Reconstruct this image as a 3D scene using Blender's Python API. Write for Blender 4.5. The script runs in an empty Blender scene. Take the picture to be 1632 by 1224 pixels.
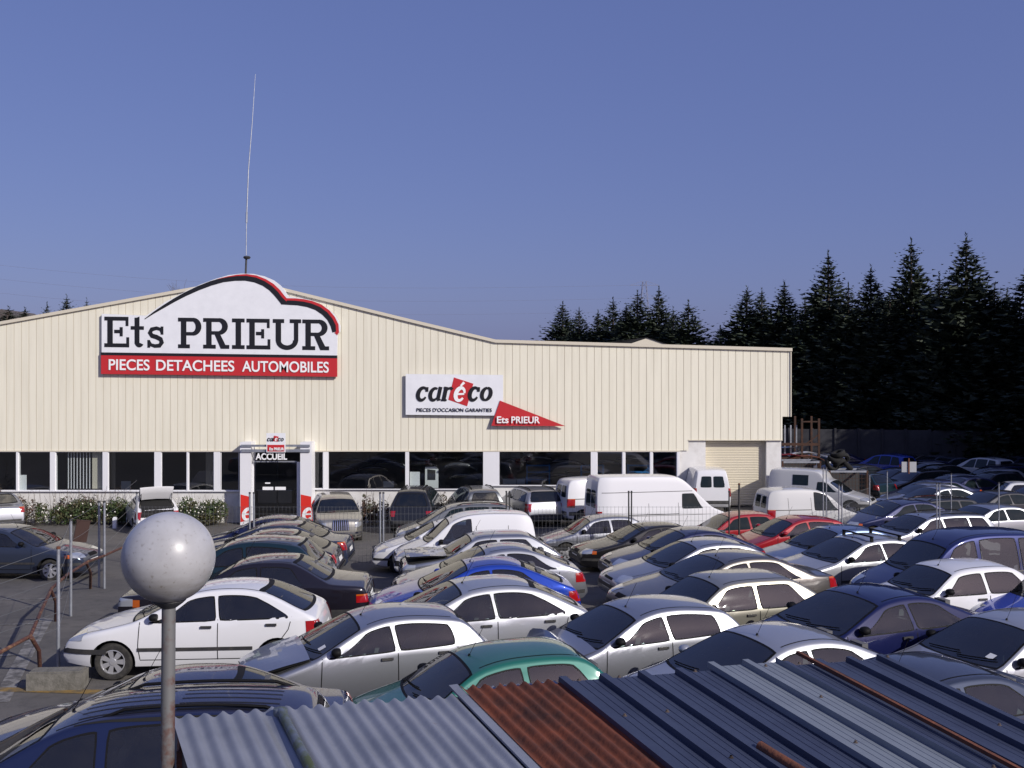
import bpy, bmesh, math, random
from mathutils import Vector, Matrix
from mathutils.bvhtree import BVHTree
R = math.radians
random.seed(7)
scene = bpy.context.scene
COL = scene.collection

# ------------------------------------------------------------------ camera
F = 1650.0; HC = 4.84; VH = 607.0; UC = 816.0
cam = bpy.data.cameras.new('camera'); camo = bpy.data.objects.new('camera', cam); COL.objects.link(camo)
camo.location = (0, 0, HC); camo.rotation_euler = (R(90), 0, 0)
cam.sensor_width = 36; cam.lens = 36 * F / 1632; cam.shift_y = -5 / 1632
cam.clip_start = 0.05; cam.clip_end = 4000
scene.camera = camo
# ------------------------------------------------------------------ world and sun
SUN_EL = 30.0; SUN_AZ = 47.0      # azimuth measured from straight behind the camera towards its right
w = bpy.data.worlds.new('World'); scene.world = w; w.use_nodes = True
nt = w.node_tree; nt.nodes.clear()
sky = nt.nodes.new('ShaderNodeTexSky'); sky.sky_type = 'NISHITA'; sky.sun_disc = False
sky.sun_elevation = R(SUN_EL); sky.sun_rotation = R(180 - SUN_AZ)
sky.air_density = 1.0; sky.dust_density = 2.0; sky.ozone_density = 3.0; sky.altitude = 100
tint = nt.nodes.new('ShaderNodeMix'); tint.data_type = 'RGBA'; tint.blend_type = 'MULTIPLY'
tint.inputs[0].default_value = 1.0; tint.inputs[7].default_value = (1.04, 0.88, 1.02, 1)
bg = nt.nodes.new('ShaderNodeBackground'); bg.inputs[1].default_value = 0.112
out = nt.nodes.new('ShaderNodeOutputWorld')
nt.links.new(sky.outputs[0], tint.inputs[6]); haz = nt.nodes.new('ShaderNodeMix'); haz.data_type = 'RGBA'; haz.inputs[0].default_value = 0.63; haz.inputs[7].default_value = (0.92, 1.30, 3.55, 1)
nt.links.new(tint.outputs[2], haz.inputs[6]); nt.links.new(haz.outputs[2], bg.inputs[0]); nt.links.new(bg.outputs[0], out.inputs[0])
sun = bpy.data.lights.new('sun', 'SUN'); sun.energy = 4.2; sun.angle = R(0.5); sun.color = (1, 0.95, 0.88)
suno = bpy.data.objects.new('sun', sun); COL.objects.link(suno)
sd = Vector((math.sin(R(SUN_AZ)) * math.cos(R(SUN_EL)), -math.cos(R(SUN_AZ)) * math.cos(R(SUN_EL)), math.sin(R(SUN_EL))))
suno.rotation_euler = sd.to_track_quat('Z', 'Y').to_euler(); suno.location = (20, -20, 40)
vs = scene.view_settings; scene.display_settings.display_device = 'sRGB'
vs.view_transform = 'Standard'; vs.look = 'None'; vs.exposure = 0.0; vs.gamma = 1; vs.use_curve_mapping = False
scene.cycles.max_bounces = 6; scene.cycles.transparent_max_bounces = 8

# ------------------------------------------------------------------ helpers
def sstep(a, b, x):
    t = max(0.0, min(1.0, (x - a) / (b - a))); return t * t * (3 - 2 * t)
def ground_z(x, y):
    m = sstep(6, 12, x); yy = max(0.0, min(y, 90) - 20)
    fall = -1.05 * sstep(16, 43, y) * (1 - m) - 1.5 * (1 - math.exp(-yy / 20)) * m
    rise = max(0.0, min(0.66, 0.04 * (x + 6))) * (1 - sstep(12, 16, x)) * sstep(34, 43, y)
    return fall + rise
def at(u, v, d):                        # photograph pixel at a depth
    return Vector(((u - UC) / F * d, d, HC + (VH - v) / F * d))
def on_z(u, v, z=0.0):                  # photograph pixel on a height above the ground
    g = 0.0
    for _ in range(8):
        t = (HC - z - g) * F / (v - VH); p = at(u, v, t); g = ground_z(p.x, p.y)
    return p

def tag(o, label=None, cat=None, group=None, kind=None):
    if label: o['label'] = label
    if cat: o['category'] = cat
    if group: o['group'] = group
    if kind: o['kind'] = kind
    return o
def empty(name, loc=(0, 0, 0), rz=0.0, sc=1.0):
    o = bpy.data.objects.new(name, None); COL.objects.link(o)
    o.empty_display_size = 0.3
    o.location = loc; o.rotation_euler = (0, 0, rz); o.scale = (sc, sc, sc); return o

class MB:
    def __init__(s): s.v = []; s.f = []; s.m = []
    def add(s, vs, fs, m=0):
        b = len(s.v); s.v += [tuple(p) for p in vs]
        for f in fs: s.f.append(tuple(i + b for i in f)); s.m.append(m)
    def quad(s, a, b, c, d, m=0): s.add([a, b, c, d], [(0, 1, 2, 3)], m)
    def box(s, x0, x1, y0, y1, z0, z1, m=0):
        s.add([(x0,y0,z0),(x1,y0,z0),(x1,y1,z0),(x0,y1,z0),(x0,y0,z1),(x1,y0,z1),(x1,y1,z1),(x0,y1,z1)],
              [(0,3,2,1),(4,5,6,7),(0,1,5,4),(1,2,6,5),(2,3,7,6),(3,0,4,7)], m)
    def grid(s, rows, m=0, flip=False):
        n = len(rows[0]); vs = [p for r in rows for p in r]; fs = []
        for i in range(len(rows) - 1):
            for j in range(n - 1):
                q = (i*n+j, i*n+j+1, (i+1)*n+j+1, (i+1)*n+j)
                fs.append(q[::-1] if flip else q)
        s.add(vs, fs, m)
    def tube(s, pts, r, n=6, m=0, caps=True):
        pts = [Vector(p) for p in pts]; rows = []
        rs = r if isinstance(r, (list, tuple)) else [r] * len(pts)
        up = Vector((0, 0, 1))
        for i, p in enumerate(pts):
            d = (pts[min(i+1, len(pts)-1)] - pts[max(i-1, 0)]).normalized()
            a = d.cross(up) if abs(d.z) < .95 else d.cross(Vector((1, 0, 0)))
            a.normalize(); b = a.cross(d)
            rows.append([p + (a * math.cos(k*2*math.pi/n) + b * math.sin(k*2*math.pi/n)) * rs[i] for k in range(n)])
        b0 = len(s.v); L = len(pts)
        fs = [(i*n+k, i*n+(k+1) % n, (i+1)*n+(k+1) % n, (i+1)*n+k) for i in range(L-1) for k in range(n)]
        if caps: fs += [tuple(range(n))[::-1], tuple((L-1)*n+k for k in range(n))]
        s.add([p for r_ in rows for p in r_], fs, m)
    def bar(s, a, b, w, h, m=0):        # rectangular bar from a to b
        a = Vector(a); b = Vector(b); d = (b - a).normalized()
        x = d.cross(Vector((0, 0, 1))) if abs(d.z) < .95 else Vector((1, 0, 0))
        x.normalize(); y = x.cross(d); x *= w/2; y *= h/2
        s.add([a-x-y, a+x-y, a+x+y, a-x+y, b-x-y, b+x-y, b+x+y, b-x+y],
              [(0,1,2,3),(7,6,5,4),(0,4,5,1),(1,5,6,2),(2,6,7,3),(3,7,4,0)], m)
    def lathe(s, prof, n=24, m=0, axis='z', c=(0, 0, 0)):
        rows = []
        for r, h in prof:
            row = []
            for k in range(n):
                a = 2*math.pi*k/n; x, y = r*math.cos(a), r*math.sin(a)
                p = (x, y, h) if axis == 'z' else (x, h, y)
                row.append((p[0]+c[0], p[1]+c[1], p[2]+c[2]))
            rows.append(row)
        fs = [(i*n+k, i*n+(k+1) % n, (i+1)*n+(k+1) % n, (i+1)*n+k) for i in range(len(prof)-1) for k in range(n)]
        s.add([p for r_ in rows for p in r_], fs, m)
    def prism(s, poly, y0, y1, m=0):    # polygon in x,z between two depths
        n = len(poly)
        s.add([(x, y0, z) for x, z in poly] + [(x, y1, z) for x, z in poly],
              [tuple(range(n)), tuple(range(n, 2*n))[::-1]] + [(i, i+n, (i+1) % n + n, (i+1) % n) for i in range(n)], m)
    def mesh(s, name, mats, smooth=None):
        me = bpy.data.meshes.new(name); me.from_pydata(s.v, [], s.f)
        for m in mats: me.materials.append(m)
        if len(mats) > 1: me.polygons.foreach_set('material_index', s.m)
        bm = bmesh.new(); bm.from_mesh(me)
        if smooth == 'patch': bmesh.ops.remove_doubles(bm, verts=bm.verts, dist=2e-5)
        elif smooth != 'raw': bmesh.ops.recalc_face_normals(bm, faces=bm.faces)
        bm.to_mesh(me); bm.free()
        if smooth == 'patch': smooth = 60
        if smooth and smooth != 'raw':
            me.polygons.foreach_set('use_smooth', [True]*len(me.polygons)); me.set_sharp_from_angle(angle=R(smooth))
        me.update(); return me
    def build(s, name, mats, parent=None, smooth=None):
        if not isinstance(mats, (list, tuple)): mats = [mats]
        o = bpy.data.objects.new(name, s.mesh(name, mats, smooth)); COL.objects.link(o)
        if parent: o.parent = parent
        return o

# ------------------------------------------------------------------ materials
def mat(name, col, rough=.6, metal=0., spec=.5, coat=0., noise=None, bump=None, emit=None, sheen=0):
    m = bpy.data.materials.new(name); m.use_nodes = True; t = m.node_tree; b = t.nodes['Principled BSDF']
    b.inputs['Base Color'].default_value = (*col, 1); b.inputs['Roughness'].default_value = rough
    b.inputs['Metallic'].default_value = metal; b.inputs['Specular IOR Level'].default_value = spec
    b.inputs['Coat Weight'].default_value = coat; b.inputs['Coat Roughness'].default_value = .04
    if sheen: b.inputs['Sheen Weight'].default_value = sheen
    tc = t.nodes.new('ShaderNodeTexCoord')
    if noise:                            # (scale, second colour, low, high)
        n = t.nodes.new('ShaderNodeTexNoise'); n.inputs['Scale'].default_value = noise[0]; n.inputs['Detail'].default_value = 6
        n.inputs['Roughness'].default_value = .65
        r = t.nodes.new('ShaderNodeMapRange'); r.inputs[1].default_value = noise[2]; r.inputs[2].default_value = noise[3]
        x = t.nodes.new('ShaderNodeMix'); x.data_type = 'RGBA'
        x.inputs[6].default_value = (*col, 1); x.inputs[7].default_value = (*noise[1], 1)
        t.links.new(tc.outputs['Object'], n.inputs['Vector']); t.links.new(n.outputs[0], r.inputs[0])
        t.links.new(r.outputs[0], x.inputs[0]); t.links.new(x.outputs[2], b.inputs['Base Color'])
    if bump:                             # (scale, strength)
        n = t.nodes.new('ShaderNodeTexNoise'); n.inputs['Scale'].default_value = bump[0]; n.inputs['Detail'].default_value = 4
        u = t.nodes.new('ShaderNodeBump'); u.inputs['Strength'].default_value = bump[1]; u.inputs['Distance'].default_value = .02
        t.links.new(tc.outputs['Object'], n.inputs['Vector']); t.links.new(n.outputs[0], u.inputs['Height'])
        t.links.new(u.outputs[0], b.inputs['Normal'])
    return m

def paint(name, col, metal=0., dust=.35, rough=.36):
    """car paint under a film of beige dust that lies on what faces up"""
    m = mat(name, col, rough, metal, .12, coat=1.0); t = m.node_tree; b = t.nodes['Principled BSDF']
    g = t.nodes.new('ShaderNodeNewGeometry'); sp = t.nodes.new('ShaderNodeSeparateXYZ'); t.links.new(g.outputs['Normal'], sp.inputs[0])
    up = t.nodes.new('ShaderNodeMapRange'); up.inputs[1].default_value = .78; up.inputs[2].default_value = .995
    t.links.new(sp.outputs[2], up.inputs[0])
    tc = t.nodes.new('ShaderNodeTexCoord'); n = t.nodes.new('ShaderNodeTexNoise'); n.inputs['Scale'].default_value = 5
    n.inputs['Detail'].default_value = 7; n.inputs['Roughness'].default_value = .7; t.links.new(tc.outputs['Object'], n.inputs['Vector'])
    nr = t.nodes.new('ShaderNodeMapRange'); nr.inputs[1].default_value = .3; nr.inputs[2].default_value = .65; nr.inputs[3].default_value = .55
    t.links.new(n.outputs[0], nr.inputs[0])
    k = t.nodes.new('ShaderNodeMath'); k.operation = 'MULTIPLY'; t.links.new(up.outputs[0], k.inputs[0]); t.links.new(nr.outputs[0], k.inputs[1])
    k2 = t.nodes.new('ShaderNodeMath'); k2.operation = 'MULTIPLY_ADD'; t.links.new(k.outputs[0], k2.inputs[0])
    k2.inputs[1].default_value = dust; k2.inputs[2].default_value = .01 if dust else 0
    x = t.nodes.new('ShaderNodeMix'); x.data_type = 'RGBA'; x.inputs[6].default_value = (*col, 1); x.inputs[7].default_value = (.40, .35, .27, 1)
    t.links.new(k2.outputs[0], x.inputs[0]); t.links.new(x.outputs[2], b.inputs['Base Color'])
    c = t.nodes.new('ShaderNodeMath'); c.operation = 'SUBTRACT'; c.inputs[0].default_value = 1.0; t.links.new(k2.outputs[0], c.inputs[1])
    t.links.new(c.outputs[0], b.inputs['Coat Weight'])
    if metal:
        mm = t.nodes.new('ShaderNodeMath'); mm.operation = 'MULTIPLY'; mm.inputs[1].default_value = metal
        t.links.new(c.outputs[0], mm.inputs[0]); t.links.new(mm.outputs[0], b.inputs['Metallic'])
    b.inputs['Sheen Weight'].default_value = .07 * dust / .35; b.inputs['Sheen Roughness'].default_value = .35
    b.inputs['Sheen Tint'].default_value = (.9, .8, .65, 1)
    return m
M = {}
M['glass'] = mat('car_glass', (.008, .015, .017), .03, 0, .36, noise=(4, (.02, .024, .024), .45, .8))
M['shield'] = mat('windscreen_glass', (.006, .009, .014), .04, 0, .6, noise=(3, (.020, .020, .02), .4, .8))
M['shield_dusty'] = mat('dusty_windscreen_glass', (.02, .022, .024), .08, 0, .5, noise=(2.5, (.15, .138, .11), .40, .70))
def clear_glass(name, tint, dust, ior=1.5):
    m = bpy.data.materials.new(name); m.use_nodes = True; t = m.node_tree; t.nodes.clear()
    o = t.nodes.new('ShaderNodeOutputMaterial'); mx = t.nodes.new('ShaderNodeMixShader'); tr = t.nodes.new('ShaderNodeBsdfTransparent'); gs = t.nodes.new('ShaderNodeBsdfGlossy')
    fr = t.nodes.new('ShaderNodeFresnel'); fr.inputs[0].default_value = ior; tr.inputs[0].default_value = (*tint, 1); gs.inputs[1].default_value = .025
    t.links.new(fr.outputs[0], mx.inputs[0]); t.links.new(tr.outputs[0], mx.inputs[1]); t.links.new(gs.outputs[0], mx.inputs[2])
    df = t.nodes.new('ShaderNodeBsdfDiffuse'); df.inputs[0].default_value = (.30, .27, .21, 1); m2 = t.nodes.new('ShaderNodeMixShader')
    tc = t.nodes.new('ShaderNodeTexCoord'); n = t.nodes.new('ShaderNodeTexNoise'); n.inputs['Scale'].default_value = 3; n.inputs['Detail'].default_value = 7; n.inputs['Roughness'].default_value = .7
    r = t.nodes.new('ShaderNodeMapRange'); r.inputs[1].default_value = .35; r.inputs[2].default_value = .7; r.inputs[3].default_value = dust*.35; r.inputs[4].default_value = dust
    t.links.new(tc.outputs['Object'], n.inputs['Vector']); t.links.new(n.outputs[0], r.inputs[0]); t.links.new(r.outputs[0], m2.inputs[0])
    t.links.new(mx.outputs[0], m2.inputs[1]); t.links.new(df.outputs[0], m2.inputs[2]); t.links.new(m2.outputs[0], o.inputs[0]); return m
M['clear'] = clear_glass('side_glass', (.68, .78, .76), .04, 2.0)
M['clear_shield'] = clear_glass('windscreen_clear', (.46, .56, .62), .035, 2.1)
M['clear_dusty'] = clear_glass('windscreen_dusty', (.36, .43, .46), .09, 1.9)
M['fabric'] = mat('seat_fabric', (.10, .10, .105), .9)
M['inside'] = mat('car_interior', (.07, .07, .072), .85)
M['seal'] = mat('black_rubber', (.008, .008, .009), .6, spec=.12)
M['plastic'] = mat('dark_plastic', (.03, .03, .032), .55, noise=(8, (.06, .055, .05), .45, .7))
M['arch'] = mat('wheel_arch_black', (.006, .006, .006), .9)
M['tyre'] = mat('tyre_rubber', (.018, .017, .016), .8, noise=(14, (.05, .046, .04), .4, .7))
M['rim'] = mat('rim_alloy', (.50, .50, .52), .35, .6)
M['hub'] = mat('brake_dark', (.015, .014, .013), .7)
M['lamp'] = mat('headlamp_lens', (.42, .44, .48), .08, .35, .8, coat=1)
M['red'] = mat('tail_lens_red', (.30, .006, .008), .15, 0, .6, coat=1)
M['amber'] = mat('indicator_amber', (.42, .085, .008), .2, coat=1)
M['plate_w'] = mat('plate_white', (.7, .7, .68), .5)
M['plate_y'] = mat('plate_yellow', (.7, .45, .02), .5)
M['chrome'] = mat('chrome', (.75, .75, .77), .12, 1)
M['steel'] = mat('galvanised_steel', (.36, .38, .42), .45, .55, noise=(6, (.24, .25, .28), .4, .7))
M['rust'] = mat('rusty_steel', (.17, .055, .025), .85, noise=(9, (.07, .03, .02), .35, .7), bump=(40, .3))
M['white_board'] = mat('sign_white', (.78, .79, .82), .45, noise=(2, (.70, .71, .74), .4, .8))
M['sign_black'] = mat('sign_black', (.012, .012, .014), .4)
M['sign_red'] = mat('sign_red', (.50, .025, .03), .45)
M['white_letter'] = mat('letter_white', (.85, .85, .85), .5)
M['bright_red'] = mat('panel_red', (.66, .03, .02), .45)

# ------------------------------------------------------------------ car types
def chaikin(p, k=.22):
    q = [p[0]]
    for a, b in zip(p, p[1:]):
        if a is not p[0]: q.append((a[0]+(b[0]-a[0])*k, a[1]+(b[1]-a[1])*k))
        if b is not p[-1]: q.append((a[0]+(b[0]-a[0])*(1-k), a[1]+(b[1]-a[1])*(1-k)))
    q.append(p[-1]); return q
def interp(p, x):
    if x <= p[0][0]: return p[0][1]
    for a, b in zip(p, p[1:]):
        if x <= b[0]: return a[1] + (b[1]-a[1]) * (x-a[0]) / max(1e-6, b[0]-a[0])
    return p[-1][1]

class Shape:
    def __init__(s, L, W, top, belt, tum=.54, flat=0., crown=.042, nose=.24, tail=.13):
        s.L, s.W, s.belt, s.tum, s.flat, s.cr, s.nose, s.tail = L, W, belt, tum, flat, crown, nose, tail
        s.top = chaikin(chaikin(top), .25)
        s.bot = [(0, .34), (.06, .24), (.5, .19), (L-.55, .21), (L-.08, .29), (L, .40)]
    def T(s, x): return interp(s.top, x)
    def B(s, x): return interp(s.bot, x)
    def Wp(s, x):
        f = 1.0
        if x < .75: f -= s.nose * ((.75-x)/.75)**2.4
        r = s.L - x
        if r < .65: f -= s.tail * ((.65-r)/.65)**2.4
        return s.W/2 * f * (1 - .03 * abs((x - s.L*.5)/(s.L*.5))**2)
    def bz(s, x): return s.belt[0] + (s.belt[1]-s.belt[0]) * x / s.L
    def c(s, x): t, b = s.T(x), s.B(x); return min(s.cr, (t-b)*.22)
    def r(s, x): t, b = s.T(x), s.B(x); return min(.048, (t-b)*.18)
    def E(s, x): return s.T(x) - s.c(x) - s.r(x)
    def Y(s, x, z):
        w = s.Wp(x); b = s.bz(x); zm = .60
        if z < zm: return w * (1 - .07 * ((zm-z)/.4)**2)
        wb = w * (1 - (.035*(1-s.flat)))
        if z <= b: return w + (wb-w) * ((z-zm)/(b-zm))**2
        h = z - b; return wb - .012 * min(1, h/.03) - h*s.tum*(.75+.45*h)
    def ring(s, x):
        t, b, c, r = s.T(x), s.B(x), s.c(x), s.r(x); ze = t-c-r; rb = min(.09, (t-b)*.2)
        yb = s.Y(x, b+rb); P = [(0, b), (yb*.55, b), (yb-rb*.9, b), (yb-rb*.25, b+rb*.3)]
        n = 13; z0 = b+rb; bz = s.bz(x)
        zs = [z0 + (ze-z0)*k/(n-1) for k in range(n)]
        if z0 < bz < ze:                  # put one row of vertices on the shoulder line
            k = min(range(1, n-1), key=lambda i: abs(zs[i]-bz)); zs[k] = bz
        P += [(s.Y(x, z), z) for z in zs]
        ye = s.Y(x, ze); y2 = max(ye*.4, ye - r*1.7); ff = lambda y: t - c*(y/max(.05, ye))**2
        p0, p1, p2 = (ye, ze), (ye - r*.25, ff(ye) + r*.15), (y2, ff(y2))
        for k in (.3, .6, .85): P.append(tuple(p0[i]*(1-k)**2 + 2*p1[i]*k*(1-k) + p2[i]*k*k for i in (0, 1)))
        for k in (1, .8, .55, .28, 0): P.append((y2*k, ff(y2*k)))
        return P
    def stations(s):
        xs = [0.0]
        pts = s.top
        for a, b in zip(pts, pts[1:]):
            n = max(1, math.ceil(max(b[0]-a[0], 0)/.11))
            xs += [a[0]+(b[0]-a[0])*k/n for k in range(1, n+1)]
        o = [xs[0]]
        for x in xs[1:]:
            if x - o[-1] > .004: o.append(x)
        return o
    def surface(s):
        vs, fs = [], []; xs = s.stations(); n = None
        for x in xs:
            h = s.ring(x); full = [(x, -y, z) for y, z in h] + [(x, y, z) for y, z in h[-2:0:-1]]
            n = len(full); vs += full
        for i in range(len(xs)-1):
            for k in range(n): fs.append((i*n+k, i*n+(k+1) % n, (i+1)*n+(k+1) % n, (i+1)*n+k))
        fs.append(tuple(range(n))[::-1]); fs.append(tuple((len(xs)-1)*n+k for k in range(n)))
        return vs, fs

def boolean_cut(vs, fs, cutters, name, mats, opt=(0, 0)):
    me = bpy.data.meshes.new(name); me.from_pydata(vs, [], fs)
    for m in mats: me.materials.append(m)
    bm = bmesh.new(); bm.from_mesh(me); bmesh.ops.recalc_face_normals(bm, faces=bm.faces); bm.to_mesh(me); bm.free()
    o = bpy.data.objects.new('tmp', me); COL.objects.link(o); tmp = []
    for c, mi in cutters:
        if not c.f: continue
        cm = c.mesh('cut', [mats[0]]); cm.materials.clear()
        for m in mats: cm.materials.append(m)
        cm.polygons.foreach_set('material_index', [mi]*len(cm.polygons))
        co = bpy.data.objects.new('cut', cm); COL.objects.link(co); tmp.append(co)
        md = o.modifiers.new('b', 'BOOLEAN'); md.object = co; md.operation = 'DIFFERENCE'; md.solver = 'EXACT'; md.use_self = bool(opt[0]); md.use_hole_tolerant = bool(opt[1])
    dg = bpy.context.evaluated_depsgraph_get()
    res = bpy.data.meshes.new_from_object(o.evaluated_get(dg)); res.name = name
    for q in [o]+tmp: bpy.data.objects.remove(q)
    res.polygons.foreach_set('use_smooth', [True]*len(res.polygons)); res.set_sharp_from_angle(angle=R(38))
    return res

def make_type(sh, spec, lod=0):
    """all part meshes of one kind of car, nose at x=0, tail at x=L"""
    vs, fs = sh.surface(); bvh = BVHTree.FromPolygons([Vector(v) for v in vs], fs)
    parts = []; L, W = sh.L, sh.W
    def hit(o, d, off):
        d = Vector(d).normalized(); h, n, _, _ = bvh.ray_cast(Vector(o), d)
        if h is None: return None
        if n.dot(d) > 0: n = -n
        return h + n*off
    def patch(mb, fn, n, m, off, mi=0):
        g = [[hit(*fn(i/n, j/m), off) for j in range(m+1)] for i in range(n+1)]
        for i in range(n):
            for j in range(m):
                q = [g[i][j], g[i+1][j], g[i+1][j+1], g[i][j+1]]
                if all(p is not None for p in q) and max((q[0]-q[2]).length, (q[1]-q[3]).length) < .45: oriented(mb, q, mi)
    def oriented(mb, q, mi):
        if (q[2]-q[0]).cross(q[3]-q[1]).dot(q[0]-Vector((min(max(q[0].x, .9), L-.9), 0, .6))) < 0: q = q[::-1]
        mb.quad(*q, mi)
    def rnd(s_, t_, c=.035, p=7):
        return .5+(s_-.5)*(1-c*abs(2*t_-1)**p*1.0), .5+(t_-.5)*(1-c*1.6*abs(2*s_-1)**p)
    def side(sg, fx): return lambda a, b: ((fx(a, b)[0], sg*3, fx(a, b)[1]), (0, -sg, 0))
    def radial(front, a0, a1, z0, z1, cx=.95, shp=None):
        def f(s_, t_):
            a = R(a0+(a1-a0)*s_); z = (z0+(z1-z0)*t_) if shp is None else shp(s_, t_)
            if front: d = (math.cos(a), -math.sin(a), 0); c = (cx, 0, z)
            else: d = (-math.cos(a), -math.sin(a), 0); c = (L-cx, 0, z)
            return (c[0]-d[0]*4, c[1]-d[1]*4, z), d
        return f
    ax = spec['ax']; wr = spec.get('wr', .30); see = lod < 2
    arches, cabin, holes = MB(), MB(), MB(); rad = wr+.055
    for axx in ax:
        for sg in (-1, 1):
            y0, y1 = sorted((sg*(W/2-.27), sg*(W/2+.3))); n = 28
            arches.prism([(axx+rad*math.cos(2*math.pi*k/n), rad*.93+rad*math.sin(2*math.pi*k/n)-.03) for k in range(n)], y0, y1)
    def slab(fn, n, m):
        go = [[hit(*fn(i/n, j/m), .07) for j in range(m+1)] for i in range(n+1)]; gi = [[hit(*fn(i/n, j/m), -.13) for j in range(m+1)] for i in range(n+1)]
        if any(p is None for r_ in go for p in r_): return False
        k = (n+1)*(m+1); I = lambda i, j: i*(m+1)+j; q = []
        for i in range(n):
            for j in range(m): q += [(I(i, j), I(i+1, j), I(i+1, j+1), I(i, j+1)), (k+I(i, j+1), k+I(i+1, j+1), k+I(i+1, j), k+I(i, j))]
        bd = [(i, 0) for i in range(n)]+[(n, j) for j in range(m)]+[(i, m) for i in range(n, 0, -1)]+[(0, j) for j in range(m, 0, -1)]
        for a_, b_ in zip(bd, bd[1:]+bd[:1]): q.append((I(*b_), I(*a_), k+I(*a_), k+I(*b_)))
        holes.add([p for r_ in go for p in r_]+[p for r_ in gi for p in r_], q); return True
    def frame(mb, fo, fi, n, m, off):
        bd = [(i/n, 0) for i in range(n)]+[(1, j/m) for j in range(m)]+[(i/n, 1) for i in range(n, 0, -1)]+[(0, j/m) for j in range(m, 0, -1)]
        po = [hit(*fo(*q), off) for q in bd]; pi = [hit(*fi(*q), off) for q in bd]; N_ = len(bd)
        for k in range(N_):
            q = [po[k], po[(k+1) % N_], pi[(k+1) % N_], pi[k]]
            if all(p is not None for p in q) and (q[0]-q[2]).length < .45: oriented(mb, q, 1)
    def window(nm, fo, fi, n, m, clear, solid, cut=True):
        mb = MB(); frame(mb, fo, fi, n, m, .003); ok = see and cut and slab(fi, n, m)
        if not ok: patch(mb, fo, n, m, .0015, 1)
        patch(mb, fi, n, m, .002 if ok else .005, 0)
        parts.append((nm, mb.mesh(nm, [M[clear] if ok else M[solid], M['seal']], 'patch'), None, None))
        if see and cut and not ok: print('NOCUT', nm)
    # windscreen and rear window
    x0, x1 = spec['ws']; parts.append(None)
    def ws(grow, x0=x0, x1=x1):
        def f(s_, t_):
            s2, t2 = rnd(s_, t_, .03)
            xb = x0 + (x1-x0)*t2; ye = sh.Y(xb, sh.E(xb)) - .075 + grow
            y = (2*s2-1)*ye; xb -= (1-t2)*.10*(1-(2*s2-1)**2) + grow*(1 - 2*t2)
            return (xb, y, 4), (0, 0, -1)
        return f
    window('windshield', ws(.03), ws(0), 12, 8, 'clear_shield', 'shield')
    if spec.get('rw'):
        z0, z1, k = spec['rw']
        def rwf(grow, half=None):
            def f(s_, t_):
                s2, t2 = rnd(s_, t_, .04); z = z0-grow+(z1-z0+2*grow)*t2
                xx = L
                for q in range(40):
                    xx = L - .05*q
                    if sh.T(xx) > z + .03: break
                ym = (sh.Y(xx, min(z, sh.E(xx)))-.09)*k
                y = half*(.035+abs(s2)*(ym-.06)) if half else (2*s2-1)*(ym + grow)
                return (L+2, y, z), (-1, 0, 0)
            return f
        if spec.get('split'):
            for h in (-1, 1):
                mb = MB(); patch(mb, rwf(.0, h), 6, 8, .006, 0)
                parts.append(('rear_window', mb.mesh('rear_window', [M['glass'], M['seal']], 'patch'), None, None))
        else: window('rear_window', rwf(.025), rwf(0), 12, 8, 'clear_shield', 'shield', spec.get('tailcut', True))
    # side windows
    for sg in (-1, 1):
        for (b0, t0, b1, t1, p) in spec['win']:
            def sw(grow):
                def fx(s_, t_):
                    s2, t2 = rnd(s_, t_, .03)
                    xa = b0+(t0-b0)*t2 - grow; xe = b1+(t1-b1)*t2**p + grow
                    x = xa+(xe-xa)*s2; zl = sh.bz(x)+.015-grow; zt = sh.E(x) - .035 + grow
                    if spec.get('wtop'): zt = min(zt, spec['wtop']+grow)
                    return x, zl+(max(zt, zl+.005)-zl)*t2
                return side(sg, fx)
            window('side_window', sw(.018), sw(0), 14, 7, 'clear', 'glass')
    if see:                                # hollow cabin and seats
        xb = spec['win'][-1][2]+(.12 if spec.get('split') else .35); n = 26; rows = []
        for i in range(n+1):
            x = x0-.02+(xb-x0+.02)*i/n; zt = sh.T(x)-.06; ze = max(.60, sh.E(x)-.015); zf = .52
            if zt < .66: zt = .66
            ze = min(ze, zt-.02); hs = [(sh.Y(x, z)-.055, z) for z in (zf, zf+(ze-zf)*.3, min(sh.bz(x), ze-.02), zf+(ze-zf)*.8, ze)]
            hs = sorted(hs, key=lambda q: q[1]); ye = hs[-1][0]; hs.append((ye*.75, zt-.01)); hs.append((0, zt))
            rows.append([(x, -y, z) for y, z in hs]+[(x, y, z) for y, z in hs[-2::-1]])
        k = len(rows[0]); cabin.add([p for r_ in rows for p in r_], [(i*k+j, i*k+(j+1) % k, (i+1)*k+(j+1) % k, (i+1)*k+j) for i in range(n) for j in range(k)]+[tuple(range(k))[::-1], tuple(n*k+j for j in range(k))])
        xB = spec['win'][0][2]-.12; zs = sh.bz(xB)
        def seat(x, ya, yb, hd):
            m_ = MB(); lean = .16; zb = .53; zt = zs+.12
            m_.add([(x-.09, ya, zb), (x+.03, ya, zb), (x+.03, yb, zb), (x-.09, yb, zb), (x-.06+lean, ya+.05, zt), (x+.02+lean, ya+.05, zt), (x+.02+lean, yb-.05, zt), (x-.06+lean, yb-.05, zt)],
                   [(0,3,2,1), (4,5,6,7), (0,1,5,4), (1,2,6,5), (2,3,7,6), (3,0,4,7)])
            for c_ in hd: m_.box(x-.05+lean, x+.04+lean, c_-.12, c_+.12, zt+.03, zt+.19)
            m_.box(x-.55, x-.02, ya, yb, zb-.005, zb+.10); parts.append(('seat', m_.mesh('seat', [M['fabric']], 50), None, None))
        wy = sh.W/2-.17
        seat(xB, -wy, -.10, (-(wy+.10)/2,)); seat(xB, .10, wy, ((wy+.10)/2,))
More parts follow.
